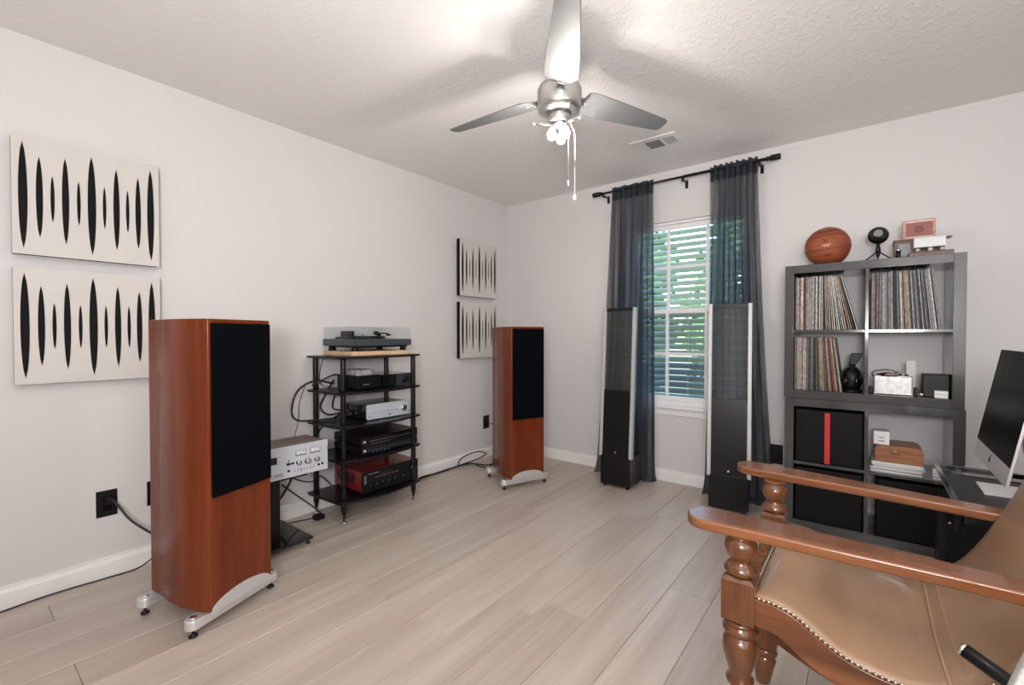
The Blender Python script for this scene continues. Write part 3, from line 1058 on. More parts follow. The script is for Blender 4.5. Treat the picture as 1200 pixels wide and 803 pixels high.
# red receiver on shelf 1 (z .143)
eo = (0.2, 1.86, 0.143)
a4 = thing('red_amplifier', 'amplifier with red metal case and black knob front on the lowest rack shelf', 'amplifier', eo)
B((0.05, 1.650, 0.158), (0.366, 2.085, 0.290), 'case', M['red'], a4, eo, 0.003)
B((0.366, 1.646, 0.152), (0.378, 2.089, 0.290), 'faceplate', M['black'], a4, eo, 0.003)
for k, y_ in enumerate((1.696, 1.742, 1.790, 1.837, 1.885, 1.955)):
    MB(eo).lathe([(0.013, 0), (0.012, 0.014), (0.006, 0.015)], (0.378, y_, 0.203), 16, (1, 0, 0)).build('knob', M['gloss'], a4)
MB(eo).lathe([(0.026, 0), (0.024, 0.016), (0.010, 0.017)], (0.378, 2.040, 0.238), 22, (1, 0, 0)).build('volume_knob', M['gloss'], a4)
for k in range(9):
    B((0.378, 1.742 + 0.021 * k, 0.240), (0.3795, 1.752 + 0.021 * k, 0.245), 'button', M['grey_plastic'], a4, eo)
for k in range(4):
    B((0.378, 1.790 + 0.02 * k, 0.257), (0.3792, 1.795 + 0.02 * k, 0.261), 'indicator', M['redtape'], a4, eo)
for k in range(4):
    B((0.378, 1.658, 0.215 + 0.014 * k), (0.380, 1.672, 0.223 + 0.014 * k), 'button', M['grey_plastic'], a4, eo)
B((0.378, 1.690, 0.268), (0.3785, 1.765, 0.273), 'lettering', M['grey_plastic'], a4, eo)
for k in range(7):
    B((0.09 + 0.03 * k, 1.6485, 0.20), (0.105 + 0.03 * k, 1.651, 0.262), 'vent_slot', M['black'], a4, eo)
for x in (0.08, 0.33):
    for y in (1.68, 2.05):
        MB(eo).cyl((x, y, 0.1435), (x, y, 0.158), 0.016, n=10).build('foot', M['black'], a4)

# ------------------------------------------------------------------ cables
def cable(label, pts, r=0.004, name='cable', group=None):
    o = MB(pts[0]).tube(pts, r, 8, 8).build(name, M['cable'])
    o.location = pts[0]
    tag(o, label, 'cable', group)
    return o


cable('thick black cable looping out left of the rack between second and third shelf', [(0.10, 1.62, 0.835), (0.07, 1.50, 0.86), (0.05, 1.40, 0.80), (0.04, 1.37, 0.68), (0.05, 1.40, 0.62), (0.08, 1.50, 0.609), (0.12, 1.62, 0.612)], 0.006)
cable('black cable bundle strand arching over the second shelf behind the post', [(0.10, 1.47, 0.835), (0.14, 1.52, 0.87), (0.16, 1.60, 0.90), (0.13, 1.66, 0.86)], 0.005)
cable('black cable dropping from second shelf level to the middle amplifier', [(0.10, 1.62, 0.86), (0.028, 1.60, 0.76), (0.035, 1.56, 0.68), (0.06, 1.60, 0.63), (0.10, 1.69, 0.64)], 0.006)
cable('black cable curling behind the left rack post above the middle shelf', [(0.16, 1.64, 0.83), (0.05, 1.65, 0.74), (0.018, 1.66, 0.66), (0.08, 1.69, 0.65)], 0.005)
cable('thin black wire hanging from the turntable to the second shelf', [(0.06, 1.62, 1.03), (0.012, 1.60, 1.0), (0.012, 1.57, 0.90), (0.05, 1.56, 0.83), (0.08, 1.60, 0.815)], 0.0025)
cable('thin black wire hanging left of the rack down the wall', [(0.04, 1.455, 0.83), (0.02, 1.43, 0.72), (0.018, 1.42, 0.60), (0.016, 1.38, 0.45), (0.018, 1.36, 0.36), (0.03, 1.31, 0.26)], 0.002)
cable('black cable slanting down behind the left rack post to the fourth shelf', [(0.10, 1.67, 0.63), (0.015, 1.60, 0.56), (0.015, 1.55, 0.48), (0.06, 1.60, 0.42)], 0.006)
cable('black cable from the tape deck curving down toward the stand base', [(0.20, 1.30, 0.40), (0.10, 1.36, 0.33), (0.06, 1.32, 0.20), (0.06, 1.22, 0.09), (0.06, 1.12, 0.03), (0.05, 1.0, 0.012)], 0.006)
cable('second black cable beside the first, falling behind the tape deck stand', [(0.20, 1.27, 0.40), (0.12, 1.33, 0.30), (0.05, 1.29, 0.16), (0.05, 1.18, 0.05), (0.045, 1.05, 0.010)], 0.005)
cable('thin looping black cable under the right end of the tape deck', [(0.20, 1.34, 0.41), (0.12, 1.30, 0.34), (0.10, 1.36, 0.27), (0.14, 1.44, 0.24), (0.10, 1.52, 0.25), (0.09, 1.60, 0.17)], 0.004)
cable('black mains cable from behind the stand to the small adapter on the floor', [(0.05, 1.30, 0.24), (0.06, 1.38, 0.16), (0.12, 1.475, 0.06), (0.165, 1.50, 0.020)], 0.0045)
cable('black lead lying flat on the floor, from stand to small adapter', [(0.05, 1.17, 0.006), (0.07, 1.26, 0.006), (0.10, 1.36, 0.006), (0.15, 1.445, 0.014)], 0.004)
pa = MB((0.16, 1.475, 0.0)).box((0.135, 1.447, 0.001), (0.185, 1.503, 0.030)).build('power_adapter', M['black'], bevel=0.004)
pa.location = (0.16, 1.475, 0)
tag(pa, 'small black power adapter on the floor under the rack beside the left feet', 'adapter')
cable('long thin black cable on the floor along the left wall baseboard', [(0.05, 0.0, 0.005), (0.045, 0.16, 0.005), (0.030, 0.25, 0.005), (0.028, 0.36, 0.005), (0.04, 0.50, 0.005), (0.05, 0.60, 0.008), (0.15, 0.645, 0.08), (0.30, 0.66, 0.17), (0.42, 0.66, 0.24), (0.45, 0.655, 0.26)], 0.0035)
cable('black cables bundled on the floor from the rack to the far speaker', [(0.10, 2.20, 0.006), (0.05, 2.38, 0.006), (0.035, 2.60, 0.006), (0.04, 2.80, 0.007), (0.08, 2.95, 0.008), (0.25, 2.98, 0.02), (0.42, 2.95, 0.10), (0.468, 2.95, 0.20)], 0.006)
cable('second cable of the bundle on the floor behind the far speaker', [(0.10, 2.17, 0.006), (0.055, 2.40, 0.018), (0.05, 2.62, 0.006), (0.055, 2.83, 0.016), (0.11, 2.93, 0.02), (0.22, 2.91, 0.018), (0.36, 2.90, 0.05), (0.467, 2.91, 0.23)], 0.006)
cable('raised loop of black cable left of the far speaker by the wall', [(0.06, 2.80, 0.022), (0.035, 2.86, 0.06), (0.04, 2.97, 0.085), (0.07, 3.07, 0.09), (0.12, 3.10, 0.07), (0.11, 3.0, 0.045), (0.08, 2.90, 0.030), (0.07, 2.84, 0.024)], 0.005)

# ------------------------------------------------------------------ wall outlets (black plates)
def outlet(name, label, y0_, y1_, z0_, z1_, plug=None):
    c_ = (0, (y0_ + y1_) / 2, (z0_ + z1_) / 2)
    t = thing(name, label, 'outlet', c_)
    B((0.0005, y0_, z0_), (0.006, y1_, z1_), 'plate', M['black'], t, c_, 0.0015)
    for dz in (-0.021, 0.021):
        B((0.006, c_[1] - 0.017, c_[2] + dz - 0.014), (0.008, c_[1] + 0.017, c_[2] + dz + 0.014), 'socket', M['gloss'], t, c_, 0.001)
    return t


outlet('wall_outlet', 'black wall outlet with a plugged-in cable left of the near speaker', 0.462, 0.540, 0.287, 0.411)
outlet('wall_outlet', 'black wall outlet just showing behind the near speaker', 0.655, 0.733, 0.290, 0.412)
outlet('wall_outlet', 'black wall outlet by the corner, left of the far speaker', 3.195, 3.275, 0.268, 0.392)
pg = thing('mains_plug', 'black plug with thick cord in the outlet left of the near speaker', 'plug', (0.01, 0.505, 0.370))
pgo = (0.01, 0.505, 0.370)
MB(pgo).lathe([(0.013, 0), (0.014, 0.010), (0.011, 0.022), (0.006, 0.034)], (0.009, 0.505, 0.372), 14, (1, 0.25, -0.15)).build('plug_body', M['black'], pg)
MB(pgo).tube([(0.04, 0.513, 0.368), (0.07, 0.53, 0.345), (0.11, 0.57, 0.27), (0.20, 0.64, 0.20), (0.36, 0.67, 0.19), (0.455, 0.665, 0.21)], 0.0055, 8).build('cord', M['cable'], pg)
cable('short black cord leaving the outlet by the corner', [(0.008, 3.25, 0.31), (0.04, 3.27, 0.31), (0.07, 3.31, 0.28), (0.05, 3.35, 0.15), (0.04, 3.34, 0.02)], 0.004)
bo = (2.364, 3.575, 0.34)
t = thing('wall_outlet', 'black wall outlet between the right curtain and the bookcase', 'outlet', bo)
B((2.325, 3.562, 0.270), (2.402, 3.5745, 0.402), 'plate', M['black'], t, bo, 0.0015)
B((2.35, 3.52, 0.32), (2.385, 3.562, 0.36), 'plug', M['black'], t, bo, 0.004)

# ------------------------------------------------------------------ electrostatic panel speakers
def make_stat():
    """local: front at y=0 facing -y, width along x centred, leans back"""
    t = thing('panel_speaker', 'x', 'speaker')
    B((-0.118, 0.0, 0.022), (0.118, 0.24, 0.245), 'bass_cabinet', M['satin'], t, bevel=0.006)
    lean = 0.075 / 1.10

    def yl(z):
        return 0.006 + (z - 0.24) * lean
    # lower front fairing
    def slab(x0_, x1_, z0_, z1_, fr, bk):
        m_ = MB()
        m_.rings([[(x0_, yl(z0_) + fr, z0_), (x1_, yl(z0_) + fr, z0_), (x1_, yl(z0_) + bk, z0_), (x0_, yl(z0_) + bk, z0_)],
                  [(x0_, yl(z1_) + fr, z1_), (x1_, yl(z1_) + fr, z1_), (x1_, yl(z1_) + bk, z1_), (x0_, yl(z1_) + bk, z1_)]], smooth=False)
        return m_
    slab(-0.108, 0.108, 0.245, 0.735, 0.0, 0.05).build('woofer_grille', M['satin'], t, 0.003)
    m_ = MB()
    m_.rings([[(-0.105, 0.05, 0.245), (0.105, 0.05, 0.245), (0.10, 0.22, 0.245), (-0.10, 0.22, 0.245)],
              [(-0.105, 0.08, 0.70), (0.105, 0.08, 0.70), (0.07, 0.15, 0.70), (-0.07, 0.15, 0.70)]], smooth=False)
    m_.build('rear_enclosure', M['satin'], t, 0.003)
    # curved perforated stator
    R = []
    for z in (0.735, 1.335):
        R.append([(x / 10 * 0.108, yl(z) + 0.004 + 0.010 * (x / 10) ** 2, z) for x in range(-10, 11)])
    s = MB()
    s.rings(R, False, True, False)
    so_ = s.build('stator', M['mesh'], t)
    sp = MB()
    for k in range(1, 9):
        z = 0.735 + k * 0.0667
        sp.box((-0.108, yl(z) + 0.012, z - 0.0015), (0.108, yl(z) + 0.016, z + 0.0015))
    sp.build('spacer_strips', M['grey_plastic'], so_)
    slab(-0.108, 0.108, 1.335, 1.360, 0.0, 0.026).build('top_cap', M['satin'], t, 0.002)
    for sx in (-1, 1):
        slab(sx * 0.118 - 0.0125, sx * 0.118 + 0.0125, 0.232, 1.362, -0.006, 0.034).build('side_rail', M['rail'], t, 0.004, 3)
    MB().cyl((0, -0.001 + 0.006, 0.270), (0, 0.003, 0.270), 0.007, n=14).build('emblem', M['chrome'], t)
    for x in (-0.09, 0.09):
        for y in (0.03, 0.21):
            MB().lathe([(0.012, 0.0), (0.012, 0.012), (0.006, 0.022)], (x, y, 0.0005), 10).build('foot', M['black'], t)
    return t


ps = make_stat()
ps.location = (1.362, 3.155, 0)
ps.rotation_euler.z = math.radians(2)
tag(ps, 'black see-through panel speaker with silver side rails before the left curtain', 'speaker', 'electrostatic panel speakers')
ps2 = copy_tree(ps)
ps2.location = (2.150, 3.165, 0)
ps2.rotation_euler.z = math.radians(10)
ps2['label'] = 'black see-through panel speaker with silver side rails before the right curtain'

# ------------------------------------------------------------------ bookcases
def bookcase(z0_, z1_, xa, xb, label, ya=3.184, yb=3.560):
    o_ = ((xa + xb) / 2, (ya + yb) / 2, z0_)
    t = thing('bookcase', label, 'bookcase', o_, group='stacked two by two grey bookcases')
    T = 0.047
    B((xa, ya, z0_), (xa + T, yb, z1_), 'side_panel', M['grey_lacquer'], t, o_, 0.0015)
    B((xb - T, ya, z0_), (xb, yb, z1_), 'side_panel', M['grey_lacquer'], t, o_, 0.0015)
    B((xa + T, ya, z1_ - T), (xb - T, yb, z1_), 'top_panel', M['grey_lacquer'], t, o_, 0.0015)
    B((xa + T, ya, z0_), (xb - T, yb, z0_ + T), 'bottom_panel', M['grey_lacquer'], t, o_, 0.0015)
    xm = (xa + xb) / 2
    B((xm - 0.008, ya + 0.002, z0_ + T), (xm + 0.008, yb, z1_ - T), 'divider', M['grey_lacquer'], t, o_, 0.001)
    zm = (z0_ + z1_) / 2 + 0.003
    B((xa + T, ya + 0.002, zm - 0.008), (xm - 0.008, yb, zm + 0.008), 'shelf', M['grey_lacquer'], t, o_, 0.001)
    B((xm + 0.008, ya + 0.002, zm - 0.008), (xb - T, yb, zm + 0.008), 'shelf', M['grey_lacquer'], t, o_, 0.001)
    return t


bookcase(0.0015, 0.777, 2.459, 3.243, 'glossy dark grey bookcase, lower of the stacked pair, standing on floor')
bookcase(0.779, 1.567, 2.455, 3.238, 'glossy dark grey bookcase, upper of the stacked pair, holding records')

# ---- records
cols = {'cream': (0.50, 0.44, 0.36), 'white': (0.62, 0.60, 0.57), 'grey': (0.30, 0.30, 0.30), 'dark grey': (0.10, 0.10, 0.11), 'black': (0.025, 0.025, 0.028),
        'red': (0.42, 0.07, 0.05), 'salmon': (0.55, 0.25, 0.18), 'brown': (0.20, 0.11, 0.07), 'tan': (0.45, 0.30, 0.17), 'dusty blue': (0.20, 0.26, 0.34),
        'teal grey': (0.18, 0.24, 0.24), 'mauve': (0.30, 0.18, 0.20), 'mustard': (0.55, 0.36, 0.10), 'olive': (0.22, 0.21, 0.13)}
RM = {}
for k, c_ in cols.items():
    g_ = sum(c_) / 3
    RM[k] = mat('sleeve_' + k.replace(' ', '_'), tuple(0.78 * (0.7 * q + 0.3 * g_) for q in c_), 0.5, noise=0.55, scale=120, stretch=(1, 1, 0.5), spec=0.3, vary=True)
ordn = ['first', 'second', 'third', 'fourth', 'fifth', 'sixth', 'seventh', 'eighth', 'ninth', 'tenth', 'eleventh', 'twelfth', 'thirteenth', 'fourteenth', 'fifteenth', 'sixteenth',
        'seventeenth', 'eighteenth', 'nineteenth']
tens = {20: 'twent', 30: 'thirt', 40: 'fort', 50: 'fift', 60: 'sixt'}


def ordinal(n):
    if n < 20:
        return ordn[n - 1]
    d, u = n // 10 * 10, n % 10
    return tens[d] + 'ieth' if u == 0 else tens[d] + 'y-' + ordn[u - 1]


rec_cache = {}


def record_mesh(th_, colname, h_):
    key = (round(th_, 4), colname, round(h_, 3))
    if key not in rec_cache:
        m_ = MB()
        m_.box((-th_ / 2, 0, 0), (th_ / 2, 0.305, h_))
        bmesh.ops.recalc_face_normals(m_.bm, faces=m_.bm.faces[:])
        me = bpy.data.meshes.new('record_sleeve')
        m_.bm.to_mesh(me)
        m_.bm.free()
        me.materials.append(RM[colname])
        rec_cache[key] = me
    return rec_cache[key]


def records(xs, xe, z, palette, where, group, seed, lean_from=None, lean_max=0.0, last=None):
    """palette: list of (fraction, [colours])"""
    rr = random.Random(seed)
    x = xs
    n = 0
    while True:
        th_ = rr.choice([0.0032, 0.0042, 0.0042, 0.0055, 0.0068])
        if x + th_ > xe:
            break
        fr = (x - xs) / (xe - xs)
        for lim, cs in palette:
            if fr <= lim:
                cn = rr.choice(cs)
                if rr.random() < 0.34:
                    cn = rr.choice(['white', 'black', 'cream', 'dark grey', 'black'])
                break
        n += 1
        h_ = rr.choice([0.310, 0.313, 0.316])
        o = bpy.data.objects.new('record_sleeve', record_mesh(th_, cn, h_))
        ang = 0.0
        if lean_from is not None and fr > lean_from:
            ang = -lean_max * ((fr - lean_from) / (1 - lean_from)) ** 1.3
        # each record's foot slides right as it leans left
        zlow = z + 0.0006 + (th_ / 2) * abs(math.sin(ang))
        xf = x + th_ / 2 + math.tan(-ang) * 0.315 * 0.98
        o.location = (xf, 3.215 + rr.uniform(0, 0.010), zlow)
        o.rotation_euler = (0, ang, 0)
        C.objects.link(o)
        lean_w = ' leaning' if ang < -0.06 else ''
        tag(o, 'thin%s %s record sleeve, %s from the left in the %s' % (lean_w, cn, ordinal(n), where), 'record', group)
        x += th_ * 1.03 + 0.0006
    return x


records(2.506, 2.732, 1.1842, [(0.10, ['cream', 'black', 'mauve', 'white']), (0.26, ['salmon', 'salmon', 'mauve', 'red']), (0.36, ['white', 'cream', 'teal grey']),
                               (0.55, ['teal grey', 'grey', 'dusty blue', 'white']), (0.68, ['red', 'salmon', 'mauve', 'grey']), (0.85, ['cream', 'grey', 'white', 'olive']),
                               (0.93, ['tan', 'cream', 'tan']), (1.1, ['black', 'white', 'dark grey'])],
        'upper left cubby', 'records in the upper left cubby', 5, 0.55, 0.27)
records(2.861, 3.120, 1.1842, [(0.16, ['mauve', 'brown', 'grey', 'tan']), (0.30, ['cream', 'grey', 'mauve', 'dark grey']), (0.45, ['grey', 'teal grey', 'white', 'mauve', 'black']),
                               (0.60, ['salmon', 'cream', 'tan', 'grey']), (0.72, ['black', 'grey', 'white', 'dark grey']), (0.88, ['cream', 'tan', 'brown', 'mauve', 'grey']),
                               (1.1, ['grey', 'dark grey', 'cream', 'olive'])],
        'upper right cubby', 'records in the upper right cubby', 9, 0.10, 0.115)
records(2.506, 2.700, 0.8270, [(0.2, ['tan', 'cream', 'brown', 'white']), (0.42, ['cream', 'grey', 'mauve', 'white']), (0.6, ['brown', 'grey', 'olive', 'cream']),
                               (0.78, ['mustard', 'tan', 'black', 'brown']), (0.88, ['red', 'salmon', 'red']), (1.1, ['teal grey', 'grey', 'cream', 'tan'])],
        'second-row left cubby', 'records in the second-row left cubby', 14, 0.40, 0.13)

# ---- black fabric boxes in the lower case
def fabric_box(label, x0_, x1_, z0_, z1_, stripe):
    o_ = ((x0_ + x1_) / 2, 3.36, z0_)
    t = thing('storage_box', label, 'storage box', o_, group='black storage boxes in the bookcase')
    B((x0_, 3.200, z0_), (x1_, 3.545, z1_), 'box_body', mat('box_fabric', (0.004, 0.004, 0.0045), 0.6, noise=0.3, scale=30, spec=0.2) if 'box_fabric' not in bpy.data.materials else bpy.data.materials['box_fabric'], t, o_, 0.008)
    if stripe:
        B((2.659, 3.196, z0_ + 0.004), (2.685, 3.2005, z1_ - 0.012), 'red_strap', M['redtape'], t, o_, 0.0008)
    B((x0_ + 0.02, 3.1985, z1_ - 0.05), (x1_ - 0.02, 3.2005, z1_ - 0.047), 'seam', M['black'], t, o_)
    return t


fabric_box('black fabric storage box with a red vertical strap', 2.512, 2.836, 0.3995, 0.712, True)
fabric_box('black storage box directly under the red-strapped one', 2.512, 2.836, 0.0490, 0.365, False)
fabric_box('black storage box in the bottom right cubby behind the chair arm', 2.895, 3.190, 0.0490, 0.362, False)

# ---- headphones on a stand (lower left cubby of the upper case)
hz = 0.8265
ho = (2.782, 3.29, hz)
hp = thing('headphone_bust', 'black bust stand wearing a cap-like headband in the second-row left cubby', 'figurine', ho)
MB(ho).lathe([(0.050, 0), (0.050, 0.010), (0.042, 0.014)], (2.782, 3.29, hz), 20).build('foot_disc', M['black'], hp)
MB(ho).lathe([(0.036, 0.012), (0.046, 0.04), (0.050, 0.075), (0.044, 0.108), (0.026, 0.128), (0.016, 0.14), (0.016, 0.17)], (2.782, 3.29, hz), 20).build('torso', M['black'], hp)
h2 = MB(ho)
h2.rings([[(2.782 + dx_ + s_ * 0.010, 3.29 + dy_, z_) for dx_, dy_ in ((-w_, -0.022), (w_, -0.022), (w_, 0.022), (-w_, 0.022))]
          for z_, w_, s_ in ((hz + 0.155, 0.014, 0.3), (hz + 0.18, 0.022, 1.0), (hz + 0.222, 0.026, 2.0))], smooth=False)
h2.build('head_top', M['black'], hp, 0.004)
for sx in (-1, 1):
    MB(ho).lathe([(0.012, -0.010), (0.027, -0.006), (0.029, 0.006), (0.018, 0.012)], (2.779 + sx * 0.030, 3.262, hz + 0.062), 18, (sx, -0.5, 0)).build('ear_cup', M['gloss'], hp)
MB(ho).tube([(2.735, 3.262, hz + 0.07), (2.742, 3.27, hz + 0.12), (2.782, 3.275, hz + 0.145), (2.817, 3.27, hz + 0.12), (2.822, 3.262, hz + 0.07)], 0.005, 8).build('headband', M['black'], hp)

# ---- tin of odds and ends
bz = 0.8265
to2 = (2.962, 3.27, bz)
tn = thing('storage_tin', 'marbled silver box heaped with coiled wires in the second-row right cubby', 'box', to2)
f = MB(to2)
f.box((2.880, 3.235, bz), (3.044, 3.345, bz + 0.006))
f.box((2.880, 3.235, bz), (2.884, 3.345, bz + 0.100)).box((3.040, 3.235, bz), (3.044, 3.345, bz + 0.100))
f.box((2.884, 3.235, bz), (3.040, 3.239, bz + 0.100)).box((2.884, 3.341, bz), (3.040, 3.345, bz + 0.100))
f.build('tin_body', M['tin'], tn, 0.002)
B((2.885, 3.240, bz + 0.006), (3.039, 3.340, bz + 0.080), 'filling', M['black'], tn, to2)
rr = random.Random(4)
for k in range(9):
    cx_, cy_ = rr.uniform(2.905, 3.015), rr.uniform(3.262, 3.32)
    rad = rr.uniform(0.014, 0.024)
    ph_, tl_ = rr.uniform(0, 6), rr.uniform(-0.3, 0.3)
    pts_ = [(cx_ + rad * math.cos(a_), cy_ + rad * 0.8 * math.sin(a_), bz + 0.103 + tl_ * rad * math.cos(a_ + ph_) + 0.001 * k) for a_ in [i_ * 0.7 for i_ in range(11)]]
    o = MB(to2).tube(pts_, 0.0035, 6, 3).build('coiled_wire', [M['black'], M['pinkprint'], M['cable'], M['brass'], M['grey_plastic']][k % 5], tn)
MB(to2).tube([(2.880, 3.25, bz + 0.095), (2.872, 3.245, bz + 0.115), (2.895, 3.25, bz + 0.130), (2.94, 3.26, bz + 0.135), (2.99, 3.27, bz + 0.120)], 0.003, 6).build('loose_wire', M['cable'], tn)
cd = B((3.022, 3.332, bz + 0.04), (3.060, 3.336, bz + 0.185), 'paper_card', M['paper'])
cd.rotation_euler = (0, 0, 0)
cd = tag(cd, 'small pale card standing up behind the marbled silver box', 'card')
o = B((3.050, 3.25, bz), (3.066, 3.29, bz + 0.045), 'lens_cap', M['black'], bevel=0.004)
tag(o, 'tiny black gadget standing right of the marbled silver box', 'gadget')
o = B((2.858, 3.24, bz), (2.877, 3.30, bz + 0.04), 'cable_clip', M['black'], bevel=0.004)
tag(o, 'tiny black gadget standing left of the marbled silver box', 'gadget')
o = B((3.085, 3.255, bz), (3.1885, 3.37, bz + 0.118), 'camera_case', M['black'], bevel=0.004)
tag(o, 'black box in the right end of the second-row right cubby', 'box')
for k in range(2):
    o = B((3.128, 3.215, bz + 0.0005 + k * 0.0185), (3.180, 3.250, bz + 0.018 + k * 0.0185), 'white_carton', M['white'], bevel=0.001)
    tag(o, ['lower small white carton in front of the black box', 'upper small white carton in front of the black box'][k], 'box', 'small white cartons')
o = MB((3.078, 3.23, bz)).sphere((3.078, 3.23, bz + 0.011), 0.011, 12, 8).build('glass_marble', M['chrome'])
o.location = (3.078, 3.23, bz)
tag(o, 'small shiny round thing between marbled box and black box', 'ornament')

# ---- lower-right cubby: magazines, wooden box, white carton
mz_ = 0.3995
rr = random.Random(8)
zz = mz_
mcols = ['plain white', 'grey-edged', 'white', 'pale blue', 'cream', 'glossy white']
mm_ = [M['white'], M['grey_plastic'], M['paper'], mat('pale_blue_cover', (0.45, 0.50, 0.56), 0.4), M['paper'], M['white']]
for k in range(6):
    th_ = [0.010, 0.006, 0.012, 0.008, 0.011, 0.009][k]
    dx_ = rr.uniform(-0.008, 0.006)
    o = B((2.876 + dx_, 3.215 + rr.uniform(0, 0.01), zz), (3.092 + dx_, 3.50, zz + th_ - 0.0006), 'magazine', mm_[k])
    tag(o, '%s magazine, %s in the stack under the wooden box' % (mcols[k], ['lowest', 'second from bottom', 'third from bottom', 'fourth from bottom', 'second from top', 'topmost'][k]), 'magazine', 'magazines under the wooden box')
    zz += th_
wbz = zz + 0.0005
wo2 = (2.985, 3.30, wbz)
wx = thing('wooden_box', 'rounded brown wooden box with a small clasp on the magazines', 'box', wo2)
P = []
xa_, xb_, za_, zb_, rd = 2.888, 3.090, wbz, wbz + 0.092, 0.028
for (cx_, cz_, a0_) in ((xa_ + rd, za_ + 0.010, 180), (xb_ - rd, za_ + 0.010, 270), (xb_ - rd, zb_ - rd, 0), (xa_ + rd, zb_ - rd, 90)):
    rz2 = 0.010 if cz_ < za_ + 0.02 else rd
    for k in range(7):
        a_ = math.radians(a0_ + 90 * k / 6)
        P.append((cx_ + rd * math.cos(a_), cz_ + rz2 * math.sin(a_)))
MB(wo2).prism(P, 3.225, 3.42, 'Y').build('box_body', M['cigar'], wx, 0.002)
MB(wo2).cyl((2.975, 3.219, wbz + 0.064), (2.975, 3.226, wbz + 0.064), 0.009, n=14).build('clasp', M['brass'], wx)
B((2.955, 3.222, wbz + 0.048), (2.998, 3.2255, wbz + 0.051), 'keyhole_slot', M['black'], wx, wo2)
cz_ = wbz + 0.0925
co = (2.915, 3.28, cz_)
wc = thing('white_carton', 'small white carton with two dark text lines on the wooden box', 'box', co)
B((2.882, 3.232, cz_), (2.951, 3.33, cz_ + 0.072), 'carton', M['white'], wc, co, 0.0015)
B((2.904, 3.2312, cz_ + 0.036), (2.928, 3.2322, cz_ + 0.041), 'printed_line', M['grey_plastic'], wc, co)
B((2.905, 3.2312, cz_ + 0.016), (2.930, 3.2322, cz_ + 0.022), 'printed_line', M['grey_plastic'], wc, co)

# ---- basketball
bc_, br_ = Vector((2.655, 3.33, 1.567 + 0.1165)), 0.116
bb = thing('basketball', 'orange basketball with a black X on top of the bookcase', 'basketball', (bc_.x, bc_.y, 1.567))
bo_ = (bc_.x, bc_.y, 1.567)
MB(bo_).sphere(bc_, br_, 40, 26).build('ball', M['ball'], bb)
to_cam = (Vector((2.863, 0, 1.30)) - bc_).normalized()
rgt_ = to_cam.cross(Vector((0, 0, 1))).normalized() * -1
up_ = rgt_.cross(to_cam).normalized() * -1
if up_.z < 0:
    up_ = -up_
tilt = Matrix.Rotation(math.radians(6), 3, to_cam)
rgt_, up_ = tilt @ rgt_, tilt @ up_


def on_ball(a_, e_, r_=1.003):
    """a_ azimuth to the right, e_ elevation, radians, seen from the camera"""
    d_ = to_cam * math.cos(a_) * math.cos(e_) + rgt_ * math.sin(a_) * math.cos(e_) + up_ * math.sin(e_)
    return bc_ + d_ * br_ * r_


sm = MB(bo_)
circ = [on_ball(2 * PI * k / 40, math.radians(-8)) for k in range(41)]
sm.tube(circ, 0.0016, 6, 1)
for e0 in (34,):
    sm.tube([on_ball(math.radians(-75 + 150 * k / 24), math.radians(e0 + 9 * math.cos(math.radians(-75 + 150 * k / 24) * 1.2) - 9)) for k in range(25)], 0.0016, 6, 1)
sm.tube([on_ball(math.radians(-75 + 150 * k / 24), math.radians(-46 - 6 * math.cos(math.radians(-75 + 150 * k / 24)))) for k in range(25)], 0.0016, 6, 1)
sm.tube([on_ball(math.radians(100), math.radians(-90 + 180 * k / 24)) for k in range(25)], 0.0016, 6, 1)
sm.build('seam', M['ballseam'], bb)
xm_ = MB(bo_)
for sg in (1, -1):
    xm_.tube([on_ball(math.radians(-4 + t_ * 8), math.radians(16 + sg * t_ * 8), 1.006) for t_ in (-1, -0.5, 0, 0.5, 1)], 0.0016, 6, 1)
xm_.build('x_mark', M['ballseam'], bb)
gm = MB(bo_)
for k in range(5):
    gm.sphere(on_ball(math.radians(-11 + 4 * k), math.radians(3 + [2, -1, 1, -2, 2][k]), 1.0), 0.005, 8, 6)
gm.build('gold_print', M['ballgold'], bb)


def ball_text(s, size, e0, mat_, nm):
    me = text_mesh(s, size)
    for v_ in me.vertices:
        a_ = v_.co.x / (br_ * math.cos(math.radians(e0)))
        e_ = math.radians(e0) + v_.co.y / br_
        v_.co = on_ball(a_ - 0.02, e_, 1.012) - Vector(bo_)
    me.materials.clear()
    me.materials.append(mat_)
    o_ = bpy.data.objects.new(nm, me)
    C.objects.link(o_)
    o_.parent = bb


ball_text('SPALDING', 0.032, 47, M['ballseam'], 'lettering')
ball_text('NBA', 0.018, -26, M['ballseam'], 'lettering')

# ---- microphone
mo = (2.892, 3.33, 1.567)
mc = thing('desk_microphone', 'round black desk microphone on a small tripod on the bookcase', 'microphone', mo)
hd = Vector((2.892, 3.33, 1.720))
q_ = MB(mo)
R = []
for j in range(13):
    t_ = PI * j / 12
    R.append([hd + Vector((0.049 * math.sin(t_) * math.cos(2 * PI * i / 24), -0.032 * math.cos(t_), 0.049 * math.sin(t_) * math.sin(2 * PI * i / 24))) for i in range(24)])
q_.rings([[p if (p - hd).length > 1e-4 else p for p in r_] for r_ in R])
q_.build('head', M['gloss'], mc)
MB(mo).lathe([(0.022, 0), (0.020, 0.004), (0.012, 0.005)], (2.892, 3.300, 1.728), 20, (0, -1, 0.2)).build('badge_ring', M['grey_plastic'], mc)
MB(mo).lathe([(0.011, 0), (0.013, 0.012), (0.010, 0.030), (0.008, 0.050)], (2.892, 3.33, 1.622), 16).build('neck', M['satin'], mc)
